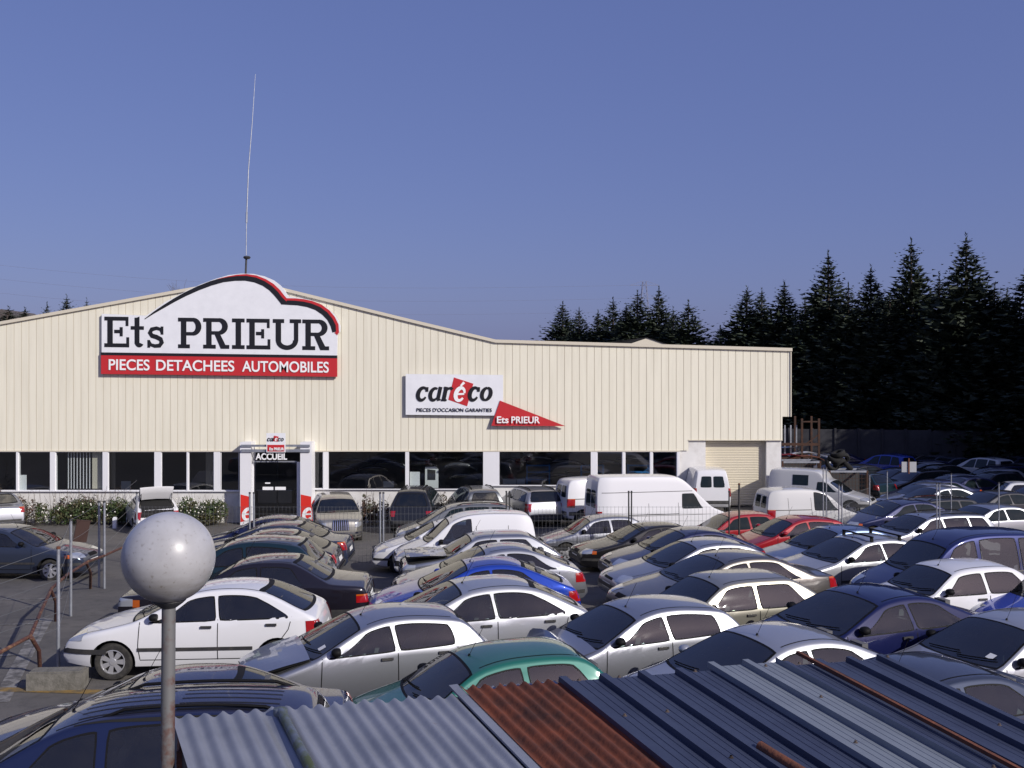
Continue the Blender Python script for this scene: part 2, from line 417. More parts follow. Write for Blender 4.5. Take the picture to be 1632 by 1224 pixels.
        if len(spec['win']) > 1 and xB+.95 < xb-.1: seat(xB+.92, -wy+.03, wy-.03, (-.36, .36))
        m_ = MB(); m_.tube([(x1-.12+.05*math.sin(a_), -.36+.18*math.cos(a_), zs-.02+.17*math.sin(a_)) for a_ in [2*math.pi*q/12 for q in range(13)]], .016, 6, 0, False)
        parts.append(('steering_wheel', m_.mesh('steering_wheel', [M['seal']], 60), None, None))
    rj = random.Random(9); body = None
    for trial in range(6):                # a cut that lands badly is tried again a fraction of a millimetre off
        body = boolean_cut(vs, fs, [(arches, 1), (cabin, 2), (holes, 2)], 'body', [M['seal'], M['arch'], M['inside']], (trial > 0, 0))
        xs_ = [v.co.x for v in body.vertices] or [0]
        if len(body.polygons) > len(fs)*.9 and max(xs_)-min(xs_) > L-.02 and (not see or sum(p.area for p in body.polygons if p.material_index == 2) > 3): break
        if trial > 3: cabin, holes = MB(), MB()
        for q_ in (arches, cabin, holes):
            dx, dy, dz = rj.uniform(-.003, .003), rj.uniform(-.002, .002), rj.uniform(-.003, .003); q_.v = [(p[0]+dx, p[1]*(1+dy), p[2]+dz) for p in q_.v]
    parts[0] = ('body', body, None, 'paint')
    # lamps
    a0, a1, z0, z1 = spec['head']
    for sg in (-1, 1):
        mb = MB(); patch(mb, radial(1, sg*a0, sg*a1, z0, z1, 1.0, lambda s_, t_: z0+(z1-z0)*t_*(1-.25*s_)+.04*s_), 8, 5, .008)
        if spec.get('amber'): patch(mb, radial(1, sg*a1, sg*(a1+7), z0+.02, z1-.02, 1.0), 3, 3, .008, 1)
        parts.append(('headlight', mb.mesh('headlight', [M['lamp'], M['amber']], 'patch'), None, None))
    a0, a1, z0_, z1_ = spec['tailamp']
    for sg in (-1, 1):
        mb = MB(); patch(mb, radial(0, sg*a0, sg*a1, z0_, z1_, 1.0), 6, 5, .008)
        if spec.get('amber'): patch(mb, radial(0, sg*a0, sg*a1, z1_, z1_+.03, 1.0), 6, 2, .008, 1)
        parts.append(('taillight', mb.mesh('taillight', [M['red'], M['amber']], 'patch'), None, None))
    # grille, plates
    if spec.get('grille'):
        a, g0, g1 = spec['grille']; mb = MB(); patch(mb, radial(1, -a, a, g0, g1), 10, 3, .006)
        parts.append(('grille', mb.mesh('grille', [M['seal']], 'patch'), None, None))
    if lod < 2:
        for fr in (0, 1):
            zc = spec.get('plate', (.42, .62))[1-fr]; mb = MB(); patch(mb, radial(fr, -15, 15, zc, zc+.11, 1.0), 6, 1, .012)
            if mb.f: parts.append(('number_plate', mb.mesh('number_plate', [M['plate_y' if (not fr and spec.get('yplate')) else 'plate_w']], 60), None, None))
    # bumpers: dark strip round nose and tail
    for fr in (0, 1):
        b0, b1 = spec.get('bump', (.44, .52)); mb = MB(); patch(mb, radial(fr, -66, 66, b0, b1, 1.1), 22, 2, .012)
        parts.append(('bumper', mb.mesh('bumper', [M['plastic']], 'patch'), None, None))
    # sides: rubbing strip, seams
    if lod < 2:
        mb = MB(); sm = MB()
        def ribbon(m_, pts, wd, fn, off, mi=0):
            for (ax_, az), (bx, bz_) in zip(pts, pts[1:]):
                dx, dz = bx-ax_, bz_-az; l = math.hypot(dx, dz); nx, nz = -dz/l*wd/2, dx/l*wd/2
                patch(m_, fn(lambda s_, t_: (ax_+dx*s_+nx*(2*t_-1), az+dz*s_+nz*(2*t_-1))), max(2, int(l/.07)), 1, off, mi)
        for sg in (-1, 1):
            f = lambda fx, sg=sg: side(sg, fx)
            if spec.get('strip'):
                zz = spec['strip']; xa = ax[0]+wr+.09; xb = ax[1]-wr-.09
                mb = MB(); ribbon(mb, [(xa, zz), (xb, zz)], .055, f, .014)
                parts.append(('side_moulding', mb.mesh('side_moulding', [M['plastic']], 60), None, None))
            sm = MB()
            for poly in spec['seams']: ribbon(sm, poly, .013, f, .0035)
            parts.append(('door_seams', sm.mesh('door_seams', [M['seal']], 60), None, None))
            for hx in spec.get('handles', []):
                z = sh.bz(hx)-.085; y = sh.Y(hx, z)
                hb = MB(); hb.box(hx-.085, hx+.085, sg*(y+.004), sg*(y+.03), z-.018, z+.018)
                parts.append(('door_handle', hb.mesh('door_handle', [M['plastic']]), None, None))
        top = lambda fx: (lambda s_, t_: ((fx(s_, t_)[0], fx(s_, t_)[1], 4), (0, 0, -1)))
        xh0, xh1 = .16, x0-.02
        for sg in (-1, 1):
            yy = [sg*(sh.Y(x, sh.E(x))-.10) for x in (xh0, (xh0+xh1)/2, xh1)]
            sm = MB(); ribbon(sm, [(xh0, yy[0]*.93), ((xh0+xh1)/2, yy[1]), (xh1, yy[2])], .014, top, .003); parts.append(('bonnet_seam', sm.mesh('bonnet_seam', [M['seal']], 60), None, None))
            xs = [x1+.12+(spec['roof1']-x1-.2)*k/6 for k in range(7)]      # roof gutter
            sm = MB(); ribbon(sm, [(x, sg*(sh.Y(x, sh.E(x))-.115)) for x in xs], .02, top, .003); parts.append(('roof_gutter', sm.mesh('roof_gutter', [M['seal']], 60), None, None))
        # mirrors, wipers, aerial
        xm = spec['win'][0][0]+.10; zm = sh.bz(xm)+.10
        for sg in (-1, 1):
            mb = MB(); y = sh.Y(xm, zm)
            prof = [(0, -.5), (.55, -.42), (.9, -.2), (1, .1), (.92, .4), (.8, .5), (0, .5)]
            mb.lathe(prof, 14); mb.v = [(xm+p[2]*.13, sg*(y+.105)+p[0]*.085, zm+p[1]*.062) for p in mb.v]
            mb.bar((xm+.03, sg*(y-.01), zm-.05), (xm+.02, sg*(y+.09), zm-.03), .05, .035)
            parts.append(('door_mirror', mb.mesh('door_mirror', [M['seal']], 50), None, 'paint' if spec.get('cmirror') else None))
        mb = MB()
        for ya, yb in ((.55, -.02), (-.05, -.62)):
            pts = []
            for k in range(7):
                y = ya+(yb-ya)*k/6; xx = x0+.05+.015*k
                h = hit((xx-.09*(1-(y/.7)**2), y, 4), (0, 0, -1), .022)
                if h: pts.append(h)
            if len(pts) > 2: mb.tube(pts, .009, 4)
        if mb.f: parts.append(('wiper', mb.mesh('wiper', [M['seal']]), None, None))
        if spec.get('aerial', 1):
            mb = MB(); xa = x1+.12; z = sh.T(xa)-.002
            mb.tube([(xa, 0, z), (xa+.015, 0, z+.025)], .014, 6); mb.tube([(xa+.015, 0, z+.02), (xa+.20, 0, z+.36)], .0035, 4)
            parts.append(('roof_aerial', mb.mesh('roof_aerial', [M['seal']]), None, None))
    # wheels
    for axx in ax:
        for sg in (-1, 1):
            y = sg*(sh.Y(axx, .45)-.03); wm = []
            t = MB(); r = wr; wd = .175
            t.lathe([(r*.63, 0), (r*.70, .008), (r*.92, .006), (r*.985, -.02), (r, -.05), (r, -wd+.05), (r*.985, -wd+.02), (r*.9, -wd)], 28, 0, 'y')
            t.v = [(axx+p[0], y+sg*p[1], r+p[2]) for p in t.v]
            h = MB(); h.lathe([(0, -.05), (r*.6, -.05), (r*.64, -.12), (r*.64, -wd)], 20, 0, 'y'); h.v = [(axx+p[0], y+sg*p[1], r+p[2]) for p in h.v]
            m_ = MB(); m_.lathe([(r*.56, -.03), (r*.60, .004), (r*.645, .002), (r*.645, -.03)], 28, 0, 'y')
            m_.lathe([(0, .004), (r*.17, .002), (r*.19, -.012)], 16, 0, 'y')
            ns = spec.get('spokes', 7)
            for k in range(ns):
                a = 2*math.pi*k/ns; ca, sa = math.cos(a), math.sin(a); w0, w1 = r*.085, r*.15
                pt = lambda rr, ww, yy: (rr*ca-ww*sa, yy, rr*sa+ww*ca)
                m_.quad(pt(r*.14, -w0, -.008), pt(r*.14, w0, -.008), pt(r*.58, w1, -.006), pt(r*.58, -w1, -.006))
            m_.v = [(axx+p[0], y+sg*p[1], r+p[2]) for p in m_.v]
            wi = len(parts)
            parts.append(('wheel', h.mesh('wheel', [M['hub']], 40), None, None))
            parts.append(('tyre', t.mesh('tyre', [M['tyre']], 40), wi, None))
            parts.append(('rim', m_.mesh('rim', [M['rim']], 40), wi, None))
    # extras
    for fn in spec.get('extra', []): fn(parts, sh, spec, patch, hit, radial, side)
    return parts

def seams(xa, xb, xc, xd, sh, wheel_r=None):
    """door seams: front edge, middle post, rear edge (curving over the wheel), sill"""
    z = lambda x: sh.bz(x)+.02
    out = [[(xa+.03, .34), (xa, .55), (xa+.02, z(xa))]]
    if xc: out.append([(xb, .32), (xb, z(xb))])
    e = xd
    out.append([(e-.34, .34), (e-.22, .55), (e-.05, .78), (e, z(e))] if xc else [(xb, .32), (xb+.02, z(xb))])
    out.append([(xa+.03, .33), (e-.34 if xc else xb, .33)])
    return out
TYPES = {}
def roof_rails(parts, sh, spec, patch, hit, radial, side):
    for sg in (-1, 1):
        m = MB(); a, b = spec['rails']; pts = []
        for k in range(9):
            x = a+(b-a)*k/8; y = sg*(sh.Y(x, sh.E(x))-.13); z = sh.T(x)-.045+(.055 if 0 < k < 8 else 0)
            pts.append((x, y, z))
        m.tube(pts, .017, 6); parts.append(('roof_rail', m.mesh('roof_rail', [M['seal']], 60), None, None))
def roof_bars(parts, sh, spec, patch, hit, radial, side):
    for x in spec['bars']:
        m = MB(); y = sh.Y(x, sh.E(x))-.04; z = sh.T(x)
        m.bar((x, -y-.03, z+.07), (x, y+.03, z+.07), .05, .03)
        for sg in (-1, 1): m.bar((x, sg*(y+.0), z-.10), (x, sg*(y-.02), z+.065), .07, .04)
        parts.append(('roof_bar', m.mesh('roof_bar', [M['seal']]), None, None))
def roof_ribs(parts, sh, spec, patch, hit, radial, side):
    for k in range(-4, 5):
        for a, b in ((2.15, 2.95), (3.05, 4.0)):
            m = MB()
            f = lambda s_, t_: ((a+(b-a)*s_, k*.13+.02*(t_-.5), 4), (0, 0, -1))
            patch(m, f, 10, 1, .004)
            parts.append(('roof_rib', m.mesh('roof_rib', [M['arch']], 60), None, None))
def raised_hood(angle, lift):
    def f(parts, sh, spec, patch, hit, radial, side):
        m = MB(); x0 = .10; x1 = spec['ws'][0]-.05
        def g(s_, t_):
            x = x0+(x1-x0)*s_; y = (2*t_-1)*(sh.Y(x, sh.E(x))-.07)*(1-.10*(1-s_)); return (x, y, 4), (0, 0, -1)
        patch(m, g, 12, 10, .012)
        zc = sh.T(x1); a = R(angle); o = []
        for x, y, z in m.v:
            dx, dz = x-x1, z-zc; wob = .018*math.sin(7*x+5*y)*max(0, -dx)
            o.append((x1+dx*math.cos(a)-0*dz, y, zc+dz-dx*math.sin(a)+lift+wob))
        m.v = o; n = len(m.v)
        m2 = MB(); m2.v = list(m.v); m2.f = list(m.f); m2.m = [0]*len(m.f)
        m2.add([(x, y, z-.03) for x, y, z in m.v], [q[::-1] for q in m.f], 1)
        me = m2.mesh('hood', [M['seal'], M['arch']], 50)
        parts.append(('hood', me, None, 'paint'))
        d = MB()                                       # dark engine bay under the open hood
        patch(d, lambda s_, t_: ((.14+(x1-.16)*s_, (2*t_-1)*(sh.Y(.14+(x1-.16)*s_, .6)-.14), 4), (0, 0, -1)), 8, 6, .004)
        parts.append(('engine_bay', d.mesh('engine_bay', [M['arch']], 50), None, None))
    return f
def crumpled_hood(parts, sh, spec, patch, hit, radial, side):
    m = MB(); x0 = .22; x1 = spec['ws'][0]-.04; rr = random.Random(4)
    rows = []
    for i in range(15):
        s_ = i/14; x = x0+(x1-x0)*s_; row = []
        for j in range(13):
            t_ = j/12; y = (2*t_-1)*(sh.Y(x, sh.E(x))-.06)*(1-.05*(1-s_))
            z = sh.T(x)-.05*(2*t_-1)**2+.02
            fold = math.exp(-((s_-.42)/.17)**2)*(.24-.07*abs(2*t_-1)) + .02*math.sin(9*s_+4*t_)*(1-s_)
            row.append((x, y, z+fold+rr.uniform(-.012, .012)*(1-s_)))
        rows.append(row)
    m.grid(rows, 0); m.grid([[(x, y, z-.012) for x, y, z in r] for r in rows], 1)
    parts.append(('hood', m.mesh('hood', [M['seal'], M['arch']], 35), None, 'paint'))
def open_tailgate(parts, sh, spec, patch, hit, radial, side):
    L = sh.L; m = MB(); d = MB(); z0, z1, k = spec['rw']
    f = lambda s_, t_: ((L+2, (2*s_-1)*(.62-.08*t_), .70+(1.30-.70)*t_), (-1, 0, 0))
    patch(d, f, 8, 8, .01); parts.append(('boot_opening', d.mesh('boot_opening', [M['arch']], 50), None, None))
    # lid hinged at roof end, raised
    xh = spec['roof1']; zh = sh.T(xh)
    c = [(0, .62, 0), (.35, .64, .05), (.66, .63, .05), (.76, .62, -.06), (.78, .60, -.30), (.74, .56, -.46)]
    rows = []
    a = R(40)
    for (l, hw, dz) in c:
        x = xh+.05+l*math.cos(a)-dz*math.sin(a)*-1; z = zh+l*math.sin(a)+dz
        rows.append([(x, hw*q*.98, z+.03*(1-q*q)) for q in (-1, -.7, 0, .7, 1)])
    m.grid(rows, 0); m.grid([[(x-.03, y, z-.04) for x, y, z in r] for r in rows], 0)
    parts.append(('tailgate', m.mesh('tailgate', [M['seal']], 40), None, 'paint'))
    for sg in (-1, 1):
        t = MB(); t.tube([(xh+.35, sg*.56, sh.T(xh+.35)-.12), (xh+.5, sg*.56, zh+.22)], .012, 6)
        parts.append(('gas_strut', t.mesh('gas_strut', [M['seal']]), None, None))
def pt_grille(parts, sh, spec, patch, hit, radial, side):
    m = MB()
    patch(m, radial(1, -17, 17, .52, .88, 1.0, lambda s_, t_: .52+.36*t_), 10, 6, .006, 1)
    for k in range(8):
        a = -15+30*k/7; patch(m, radial(1, a-.9, a+.9, .53, .87, 1.0), 1, 6, .018, 0)
    parts.append(('grille_slats', m.mesh('grille_slats', [M['chrome'], M['arch']], 60), None, None))
    b = MB(); patch(b, radial(1, -60, 60, .40, .47, 1.1), 24, 2, .03); parts.append(('bumper_bar', b.mesh('bumper_bar', [M['chrome']], 60), None, None))
def chrome_frames(parts, sh, spec, patch, hit, radial, side):
    m = MB()
    for sg in (-1, 1):
        for b0, t0, b1, t1, p in spec['win']:
            pts = [(b0, sh.bz(b0)+.03)] + [(b0+(t0-b0)*k/4, sh.bz(b0)+.03+(sh.E(t0)-.035-sh.bz(b0)-.03)*k/4) for k in range(1, 5)]
            pts += [(t0+(t1-t0)*k/5, sh.E(t0+(t1-t0)*k/5)-.035) for k in range(1, 6)] + [(b1, sh.bz(b1)+.03)]
            q = [hit((x, sg*3, z), (0, -sg, 0), .008) for x, z in pts]; q = [x for x in q if x]
    m.tube(q, .018, 5)

def side_camper_window(parts, sh, spec, patch, hit, radial, side):
    m = MB()
    for sg in (-1, 1): patch(m, side(sg, lambda s_, t_: (2.35+.62*s_, 1.12+.40*t_)), 6, 4, .008)
    parts.append(('camper_window', m.mesh('camper_window', [M['glass']], 60), None, None))
def wide_door(parts, sh, spec, patch, hit, radial, side):
    m = MB(); a, b = spec['slide']
    for sg in (-1, 1):
        for x in (a, b): patch(m, side(sg, lambda s_, t_: (x+.014*t_, .42+1.05*s_)), 12, 1, .004)
        patch(m, side(sg, lambda s_, t_: (a+(spec['slide2']-a)*s_, 1.02+.03*t_)), 16, 1, .006)
    parts.append(('sliding_door_seam', m.mesh('sliding_door_seam', [M['plastic']], 60), None, None))

def roof_seam(parts, sh, spec, patch, hit, radial, side):
    m = MB()
    for sg in (-1, 1):
        m = MB(); patch(m, side(sg, lambda s_, t_: (1.75+3.75*s_, 1.90+.022*t_)), 30, 1, .006); parts.append(('roof_seam', m.mesh('roof_seam', [M['plastic']], 60), None, None))
        m = MB(); patch(m, side(sg, lambda s_, t_: (1.0+4.4*s_, .98+.014*t_)), 30, 1, .004); parts.append(('panel_crease', m.mesh('panel_crease', [M['plastic']], 60), None, None))
def T_(name, L, W, top, belt, spec, **kw):
    TYPES[name] = (Shape(L, W, top, belt, **kw), spec, {})
def S_(xa, xb, xc, xd): return ('S', xa, xb, xc, xd)
T_('family_hatch', 4.13, 1.70, [(0,.46),(.03,.60),(.12,.69),(.5,.80),(1.0,.91),(1.16,.96),(1.95,1.345),(2.35,1.405),(2.8,1.41),(3.2,1.35),(3.84,1.04),(4.0,.97),(4.07,.80),(4.11,.62),(4.13,.50)], (.88,.96),
   dict(ax=(.82,3.40), ws=(1.14,1.93), roof1=3.2, rw=(1.04,1.33,.94), win=[(1.36,1.98,2.42,2.36,1),(2.50,2.44,3.55,3.0,3.2)], head=(25,50,.60,.73), tailamp=(33,48,.62,.90),
        strip=.50, seams=S_(1.22,2.46,1,3.62), handles=[2.28,3.30], grille=(16,.60,.65), bump=(.43,.51)))
T_('fastback_hatch', 4.17, 1.70, [(0,.46),(.03,.58),(.14,.68),(.5,.79),(1.02,.91),(1.18,.96),(1.95,1.34),(2.35,1.40),(2.7,1.40),(3.05,1.34),(3.88,.99),(4.02,.94),(4.10,.80),(4.15,.62),(4.17,.50)], (.88,.97),
   dict(ax=(.84,3.38), ws=(1.16,1.93), roof1=3.0, rw=(1.02,1.30,.92), win=[(1.38,2.0,2.40,2.34,1),(2.48,2.42,3.48,2.98,1.2)], head=(24,50,.58,.72), tailamp=(33,48,.66,.86),
        strip=.50, seams=S_(1.24,2.44,1,3.55), handles=[2.26,3.22], grille=(15,.58,.63), bump=(.42,.50), cmirror=1))
T_('small_hatch', 3.83, 1.65, [(0,.45),(.04,.58),(.2,.69),(.55,.81),(.9,.92),(1.05,.97),(1.72,1.33),(2.1,1.42),(2.5,1.43),(3.05,1.38),(3.27,1.33),(3.58,1.0),(3.70,.93),(3.78,.75),(3.82,.6),(3.83,.5)], (.90,1.02),
   dict(ax=(.76,3.20), ws=(1.03,1.70), roof1=3.15, rw=(1.02,1.31,.92), win=[(1.22,1.80,2.18,2.12,1),(2.27,2.21,3.06,2.98,2.5)], head=(24,50,.60,.74), tailamp=(33,48,.70,.95),
        strip=None, seams=S_(1.12,2.22,1,3.12), handles=[2.06,2.9], grille=(14,.50,.58), bump=(.40,.46)))
T_('supermini', 3.60, 1.58, [(0,.45),(.03,.58),(.12,.68),(.5,.79),(.85,.88),(.98,.92),(1.52,1.28),(1.95,1.37),(2.6,1.38),(2.98,1.33),(3.36,.96),(3.48,.88),(3.55,.7),(3.59,.58),(3.6,.48)], (.84,.92),
   dict(ax=(.70,3.02), ws=(.97,1.51), roof1=2.95, rw=(.96,1.29,.92), win=[(1.14,1.62,2.14,2.10,1),(2.24,2.20,2.98,2.76,2)], head=(26,50,.58,.70), tailamp=(33,48,.62,.86),
        strip=.50, seams=S_(1.04,2.19,0,2.95), handles=[2.02], grille=(15,.58,.64), bump=(.40,.52)))
T_('old_supermini', 3.55, 1.56, [(0,.48),(.02,.62),(.1,.70),(.5,.80),(.9,.89),(1.02,.92),(1.5,1.27),(1.85,1.34),(2.55,1.36),(2.85,1.32),(3.32,.95),(3.44,.88),(3.50,.7),(3.54,.58),(3.55,.48)], (.84,.90),
   dict(ax=(.68,2.95), ws=(1.0,1.49), roof1=2.85, rw=(.96,1.28,.92), win=[(1.18,1.62,2.10,2.06,1),(2.20,2.16,3.02,2.72,1.5)], head=(24,50,.58,.70), tailamp=(33,48,.60,.80),
        strip=.47, seams=S_(1.06,2.15,0,2.9), handles=[2.0], grille=(22,.58,.68), bump=(.36,.50)), flat=.6, tum=.46)
T_('saloon', 4.58, 1.76, [(0,.46),(.03,.60),(.1,.69),(.6,.82),(1.15,.93),(1.28,.97),(2.06,1.34),(2.5,1.41),(2.95,1.41),(3.25,1.37),(3.90,1.07),(4.02,1.03),(4.40,1.01),(4.50,.95),(4.55,.75),(4.58,.5)], (.90,.97),
   dict(ax=(.86,3.56), ws=(1.27,2.04), roof1=3.2, rw=(1.08,1.34,.9), win=[(1.50,2.12,2.55,2.5,1),(2.64,2.58,3.66,3.20,1.4)], head=(26,50,.60,.73), tailamp=(33,48,.74,.92),
        strip=.50, seams=S_(1.34,2.60,1,3.62), handles=[2.42,3.36], grille=(14,.60,.68), bump=(.42,.50), amber=1))
T_('executive_saloon', 4.80, 1.74, [(0,.5),(.02,.78),(.1,.82),(.6,.88),(1.42,.95),(1.52,.98),(2.16,1.36),(2.6,1.43),(3.1,1.43),(3.38,1.39),(3.98,1.05),(4.10,1.02),(4.62,.98),(4.73,.92),(4.78,.7),(4.80,.5)], (.92,.97),
   dict(ax=(.86,3.66), ws=(1.50,2.14), roof1=3.36, rw=(1.06,1.36,.9), win=[(1.68,2.24,2.66,2.62,1),(2.75,2.71,3.56,3.28,1)], head=(22,50,.58,.76), tailamp=(36,47,.64,.77),
        strip=.44, seams=S_(1.50,2.70,1,3.60), handles=[2.50,3.4], grille=(17,.58,.78), bump=(.36,.52), amber=1), flat=.5, nose=.16, tum=.5)
T_('notchback_hatch', 4.44, 1.75, [(0,.44),(.03,.56),(.14,.66),(.6,.78),(1.15,.91),(1.3,.96),(2.1,1.33),(2.5,1.39),(2.85,1.39),(3.15,1.34),(3.92,1.02),(4.08,.98),(4.28,.96),(4.37,.90),(4.42,.7),(4.44,.5)], (.88,.95),
   dict(ax=(.92,3.66), ws=(1.28,2.08), roof1=3.1, rw=(1.02,1.31,.92), win=[(1.52,2.16,2.56,2.51,1),(2.66,2.60,3.72,3.12,1.1)], head=(26,50,.56,.67), tailamp=(33,48,.66,.86),
        strip=.46, seams=S_(1.36,2.61,1,3.62), handles=[2.42,3.40], grille=(16,.56,.61), bump=(.40,.50)))
T_('boxy_hatch', 4.05, 1.63, [(0,.5),(.02,.68),(.1,.74),(.9,.87),(1.12,.91),(1.70,1.31),(2.05,1.38),(3.0,1.38),(3.2,1.34),(3.78,.98),(3.92,.9),(4.0,.7),(4.05,.5)], (.86,.90),
   dict(ax=(.76,3.22), ws=(1.12,1.68), roof1=3.15, rw=(.98,1.30,.92), win=[(1.32,1.80,2.32,2.30,1),(2.42,2.40,3.42,3.02,1)], head=(22,48,.58,.71), tailamp=(33,48,.62,.82),
        strip=.46, seams=S_(1.20,2.37,1,3.30), handles=[2.2,3.1], grille=(20,.58,.70), bump=(.36,.50), extra=[chrome_frames]), flat=.8, nose=.14, tum=.46)
T_('estate', 4.42, 1.70, [(0,.46),(.03,.60),(.1,.69),(.55,.81),(1.05,.92),(1.18,.96),(1.92,1.34),(2.35,1.41),(3.2,1.43),(3.85,1.40),(4.02,1.36),(4.30,.98),(4.38,.75),(4.42,.5)], (.89,.97),
   dict(ax=(.84,3.46), ws=(1.17,1.90), roof1=3.8, rw=(1.0,1.33,.92), win=[(1.38,2.0,2.40,2.35,1),(2.50,2.45,3.30,3.26,1),(3.40,3.36,4.05,3.84,1)], head=(25,50,.60,.73), tailamp=(33,48,.62,.92),
        strip=.48, seams=S_(1.24,2.45,1,3.40), handles=[2.28,3.2], grille=(16,.58,.66), bump=(.42,.50), rails=(2.05,3.95), extra=[roof_rails]))
T_('minivan', 4.68, 1.82, [(0,.5),(.04,.70),(.15,.80),(.55,.93),(.92,1.05),(1.9,1.60),(2.4,1.72),(3.3,1.75),(4.1,1.70),(4.35,1.60),(4.56,1.06),(4.65,.7),(4.68,.5)], (1.0,1.07),
   dict(ax=(.88,3.72), ws=(.92,1.86), roof1=4.2, rw=(1.10,1.55,.92), win=[(1.40,1.98,2.40,2.36,1),(2.52,2.48,3.40,3.36,1),(3.52,3.48,4.40,4.18,1)], head=(24,50,.66,.82), tailamp=(33,48,.70,.92), wr=.32,
        strip=.52, seams=S_(1.14,2.46,1,3.46), handles=[2.28,2.62], grille=(18,.64,.70), bump=(.44,.54), extra=[roof_ribs, roof_rails], rails=(2.35,4.1), plate=(.5,.74), yplate=1))
T_('compact_minivan', 4.15, 1.72, [(0,.48),(.04,.66),(.15,.76),(.5,.88),(.85,1.0),(1.7,1.50),(2.2,1.60),(3.0,1.62),(3.7,1.57),(3.88,1.48),(4.05,1.05),(4.12,.7),(4.15,.5)], (.95,1.02),
   dict(ax=(.80,3.38), ws=(.86,1.66), roof1=3.7, rw=(1.06,1.44,.86), win=[(1.28,1.80,2.25,2.2,1),(2.34,2.30,3.12,3.06,1),(3.22,3.18,3.88,3.62,1)], head=(24,50,.62,.78), tailamp=(33,48,.78,1.08),
        strip=.50, seams=S_(1.05,2.30,1,3.2), handles=[2.12,2.95], grille=(16,.60,.66), bump=(.42,.52), rails=(2.0,3.6), extra=[roof_rails]))
KTOP = [(0,.48),(.03,.66),(.15,.78),(.6,.95),(.95,1.06),(1.52,1.60),(1.95,1.77),(2.5,1.82),(3.5,1.80),(3.85,1.73),(3.95,1.2),(3.98,.7),(3.99,.5)]
KV = dict(ax=(.80,3.38), ws=(.96,1.50), roof1=3.8, rw=(1.08,1.52,.88), split=1, win=[(1.16,1.62,2.14,2.12,1)], head=(26,50,.66,.82), tailamp=(33,48,.72,1.02),
        strip=None, seams=S_(1.06,2.20,0,3.3), handles=[2.02,2.34], grille=(18,.62,.68), bump=(.42,.56), slide=(2.26,3.16), slide2=3.9, extra=[wide_door], amber=1)
T_('panel_van', 3.99, 1.66, KTOP, (.98,1.02), KV, tum=.22)
T_('box_people_carrier', 4.05, 1.68, [(x*1.015, z) for x, z in KTOP], (.98,1.02),
   dict(KV, win=[(1.18,1.66,2.16,2.14,1),(2.28,2.26,3.12,3.10,1),(3.22,3.20,3.84,3.78,1)], split=None), tum=.22)
T_('high_roof_van', 5.7, 2.0, [(0,.5),(.05,.8),(.2,1.0),(.6,1.15),(.95,1.3),(1.55,1.90),(2.1,2.40),(2.45,2.52),(5.45,2.55),(5.62,2.47),(5.68,1.5),(5.7,.5)], (1.22,1.24),
   dict(ax=(.95,4.45), ws=(.97,1.55), roof1=5.2, rw=(1.30,1.98,.86), split=1, win=[(1.32,1.72,2.20,2.18,1)], head=(26,50,.78,.98), tailamp=(33,48,.80,1.2), wr=.34,
        strip=.60, seams=S_(1.2,2.28,0,3.3), handles=[2.12], grille=(18,.7,.85), bump=(.42,.60), wtop=1.80, slide=(2.36,3.6), slide2=5.4, extra=[wide_door, roof_seam], aerial=0), tum=.10)
T_('raised_back_van', 4.0, 1.62, [(0,.5),(.03,.65),(.12,.70),(.6,.82),(1.0,.92),(1.52,1.30),(1.74,1.36),(1.86,1.62),(2.1,1.74),(3.80,1.75),(3.93,1.62),(3.98,1.0),(4.0,.5)], (.90,.92),
   dict(ax=(.72,3.3), ws=(1.0,1.50), roof1=3.7, rw=(1.0,1.45,.86), split=1, win=[(1.16,1.60,2.02,1.98,1)], head=(24,50,.58,.70), tailamp=(33,48,.62,.92), wtop=1.26,
        strip=None, seams=S_(1.06,2.08,0,3.1), handles=[1.94], grille=(20,.58,.68), bump=(.38,.50), extra=[side_camper_window]), tum=.16, flat=.6)
T_('retro_hatch', 4.29, 1.72, [(0,.50),(.05,.84),(.2,.93),(.7,1.02),(1.08,1.07),(1.72,1.49),(2.2,1.59),(3.1,1.59),(3.75,1.50),(4.12,1.12),(4.24,.7),(4.29,.5)], (1.0,1.06),
   dict(ax=(.84,3.45), ws=(1.06,1.69), roof1=3.6, rw=(1.12,1.42,.86), win=[(1.32,1.84,2.32,2.28,1),(2.42,2.38,3.2,3.1,1),(3.3,3.2,3.86,3.6,1)], head=(28,46,.62,.80), tailamp=(33,48,.7,1.0),
        strip=None, seams=S_(1.18,2.37,1,3.3), handles=[2.2,3.1], bump=(.30,.36), plate=(.40,.6), extra=[pt_grille]), nose=.34)
TYPES['sprung_hood_hatch'] = (TYPES['small_hatch'][0], dict(TYPES['small_hatch'][1], extra=[raised_hood(4.5, .03)]), {})
TYPES['crumpled_hatch'] = (TYPES['small_hatch'][0], dict(TYPES['small_hatch'][1], extra=[crumpled_hood]), {})
TYPES['open_hood_hatch'] = (TYPES['boxy_hatch'][0], dict(TYPES['boxy_hatch'][1], extra=[raised_hood(9, .05)], seams=S_(1.20,2.37,1,3.30)), {})
TYPES['open_boot_hatch'] = (TYPES['family_hatch'][0], dict(TYPES['family_hatch'][1], rw=None, extra=[]), {})
TYPES['open_boot_hatch'][1]['rw'] = (1.04, 1.33, .94); TYPES['open_boot_hatch'][1]['extra'] = [open_tailgate]
TYPES['barred_hatch'] = (TYPES['family_hatch'][0], dict(TYPES['family_hatch'][1], extra=[roof_bars], bars=(2.2, 2.95)), {})

TYPES['small_hatch'][1]['cmirror'] = 1

def get_type(name, lod):
    sh, spec, cache = TYPES[name]
    if lod not in cache:
        sp = dict(spec)
        if isinstance(sp['seams'], tuple): sp['seams'] = seams(*sp['seams'][1:], sh)
        cache[lod] = make_type(sh, sp, lod)
    return sh, spec, cache[lod]

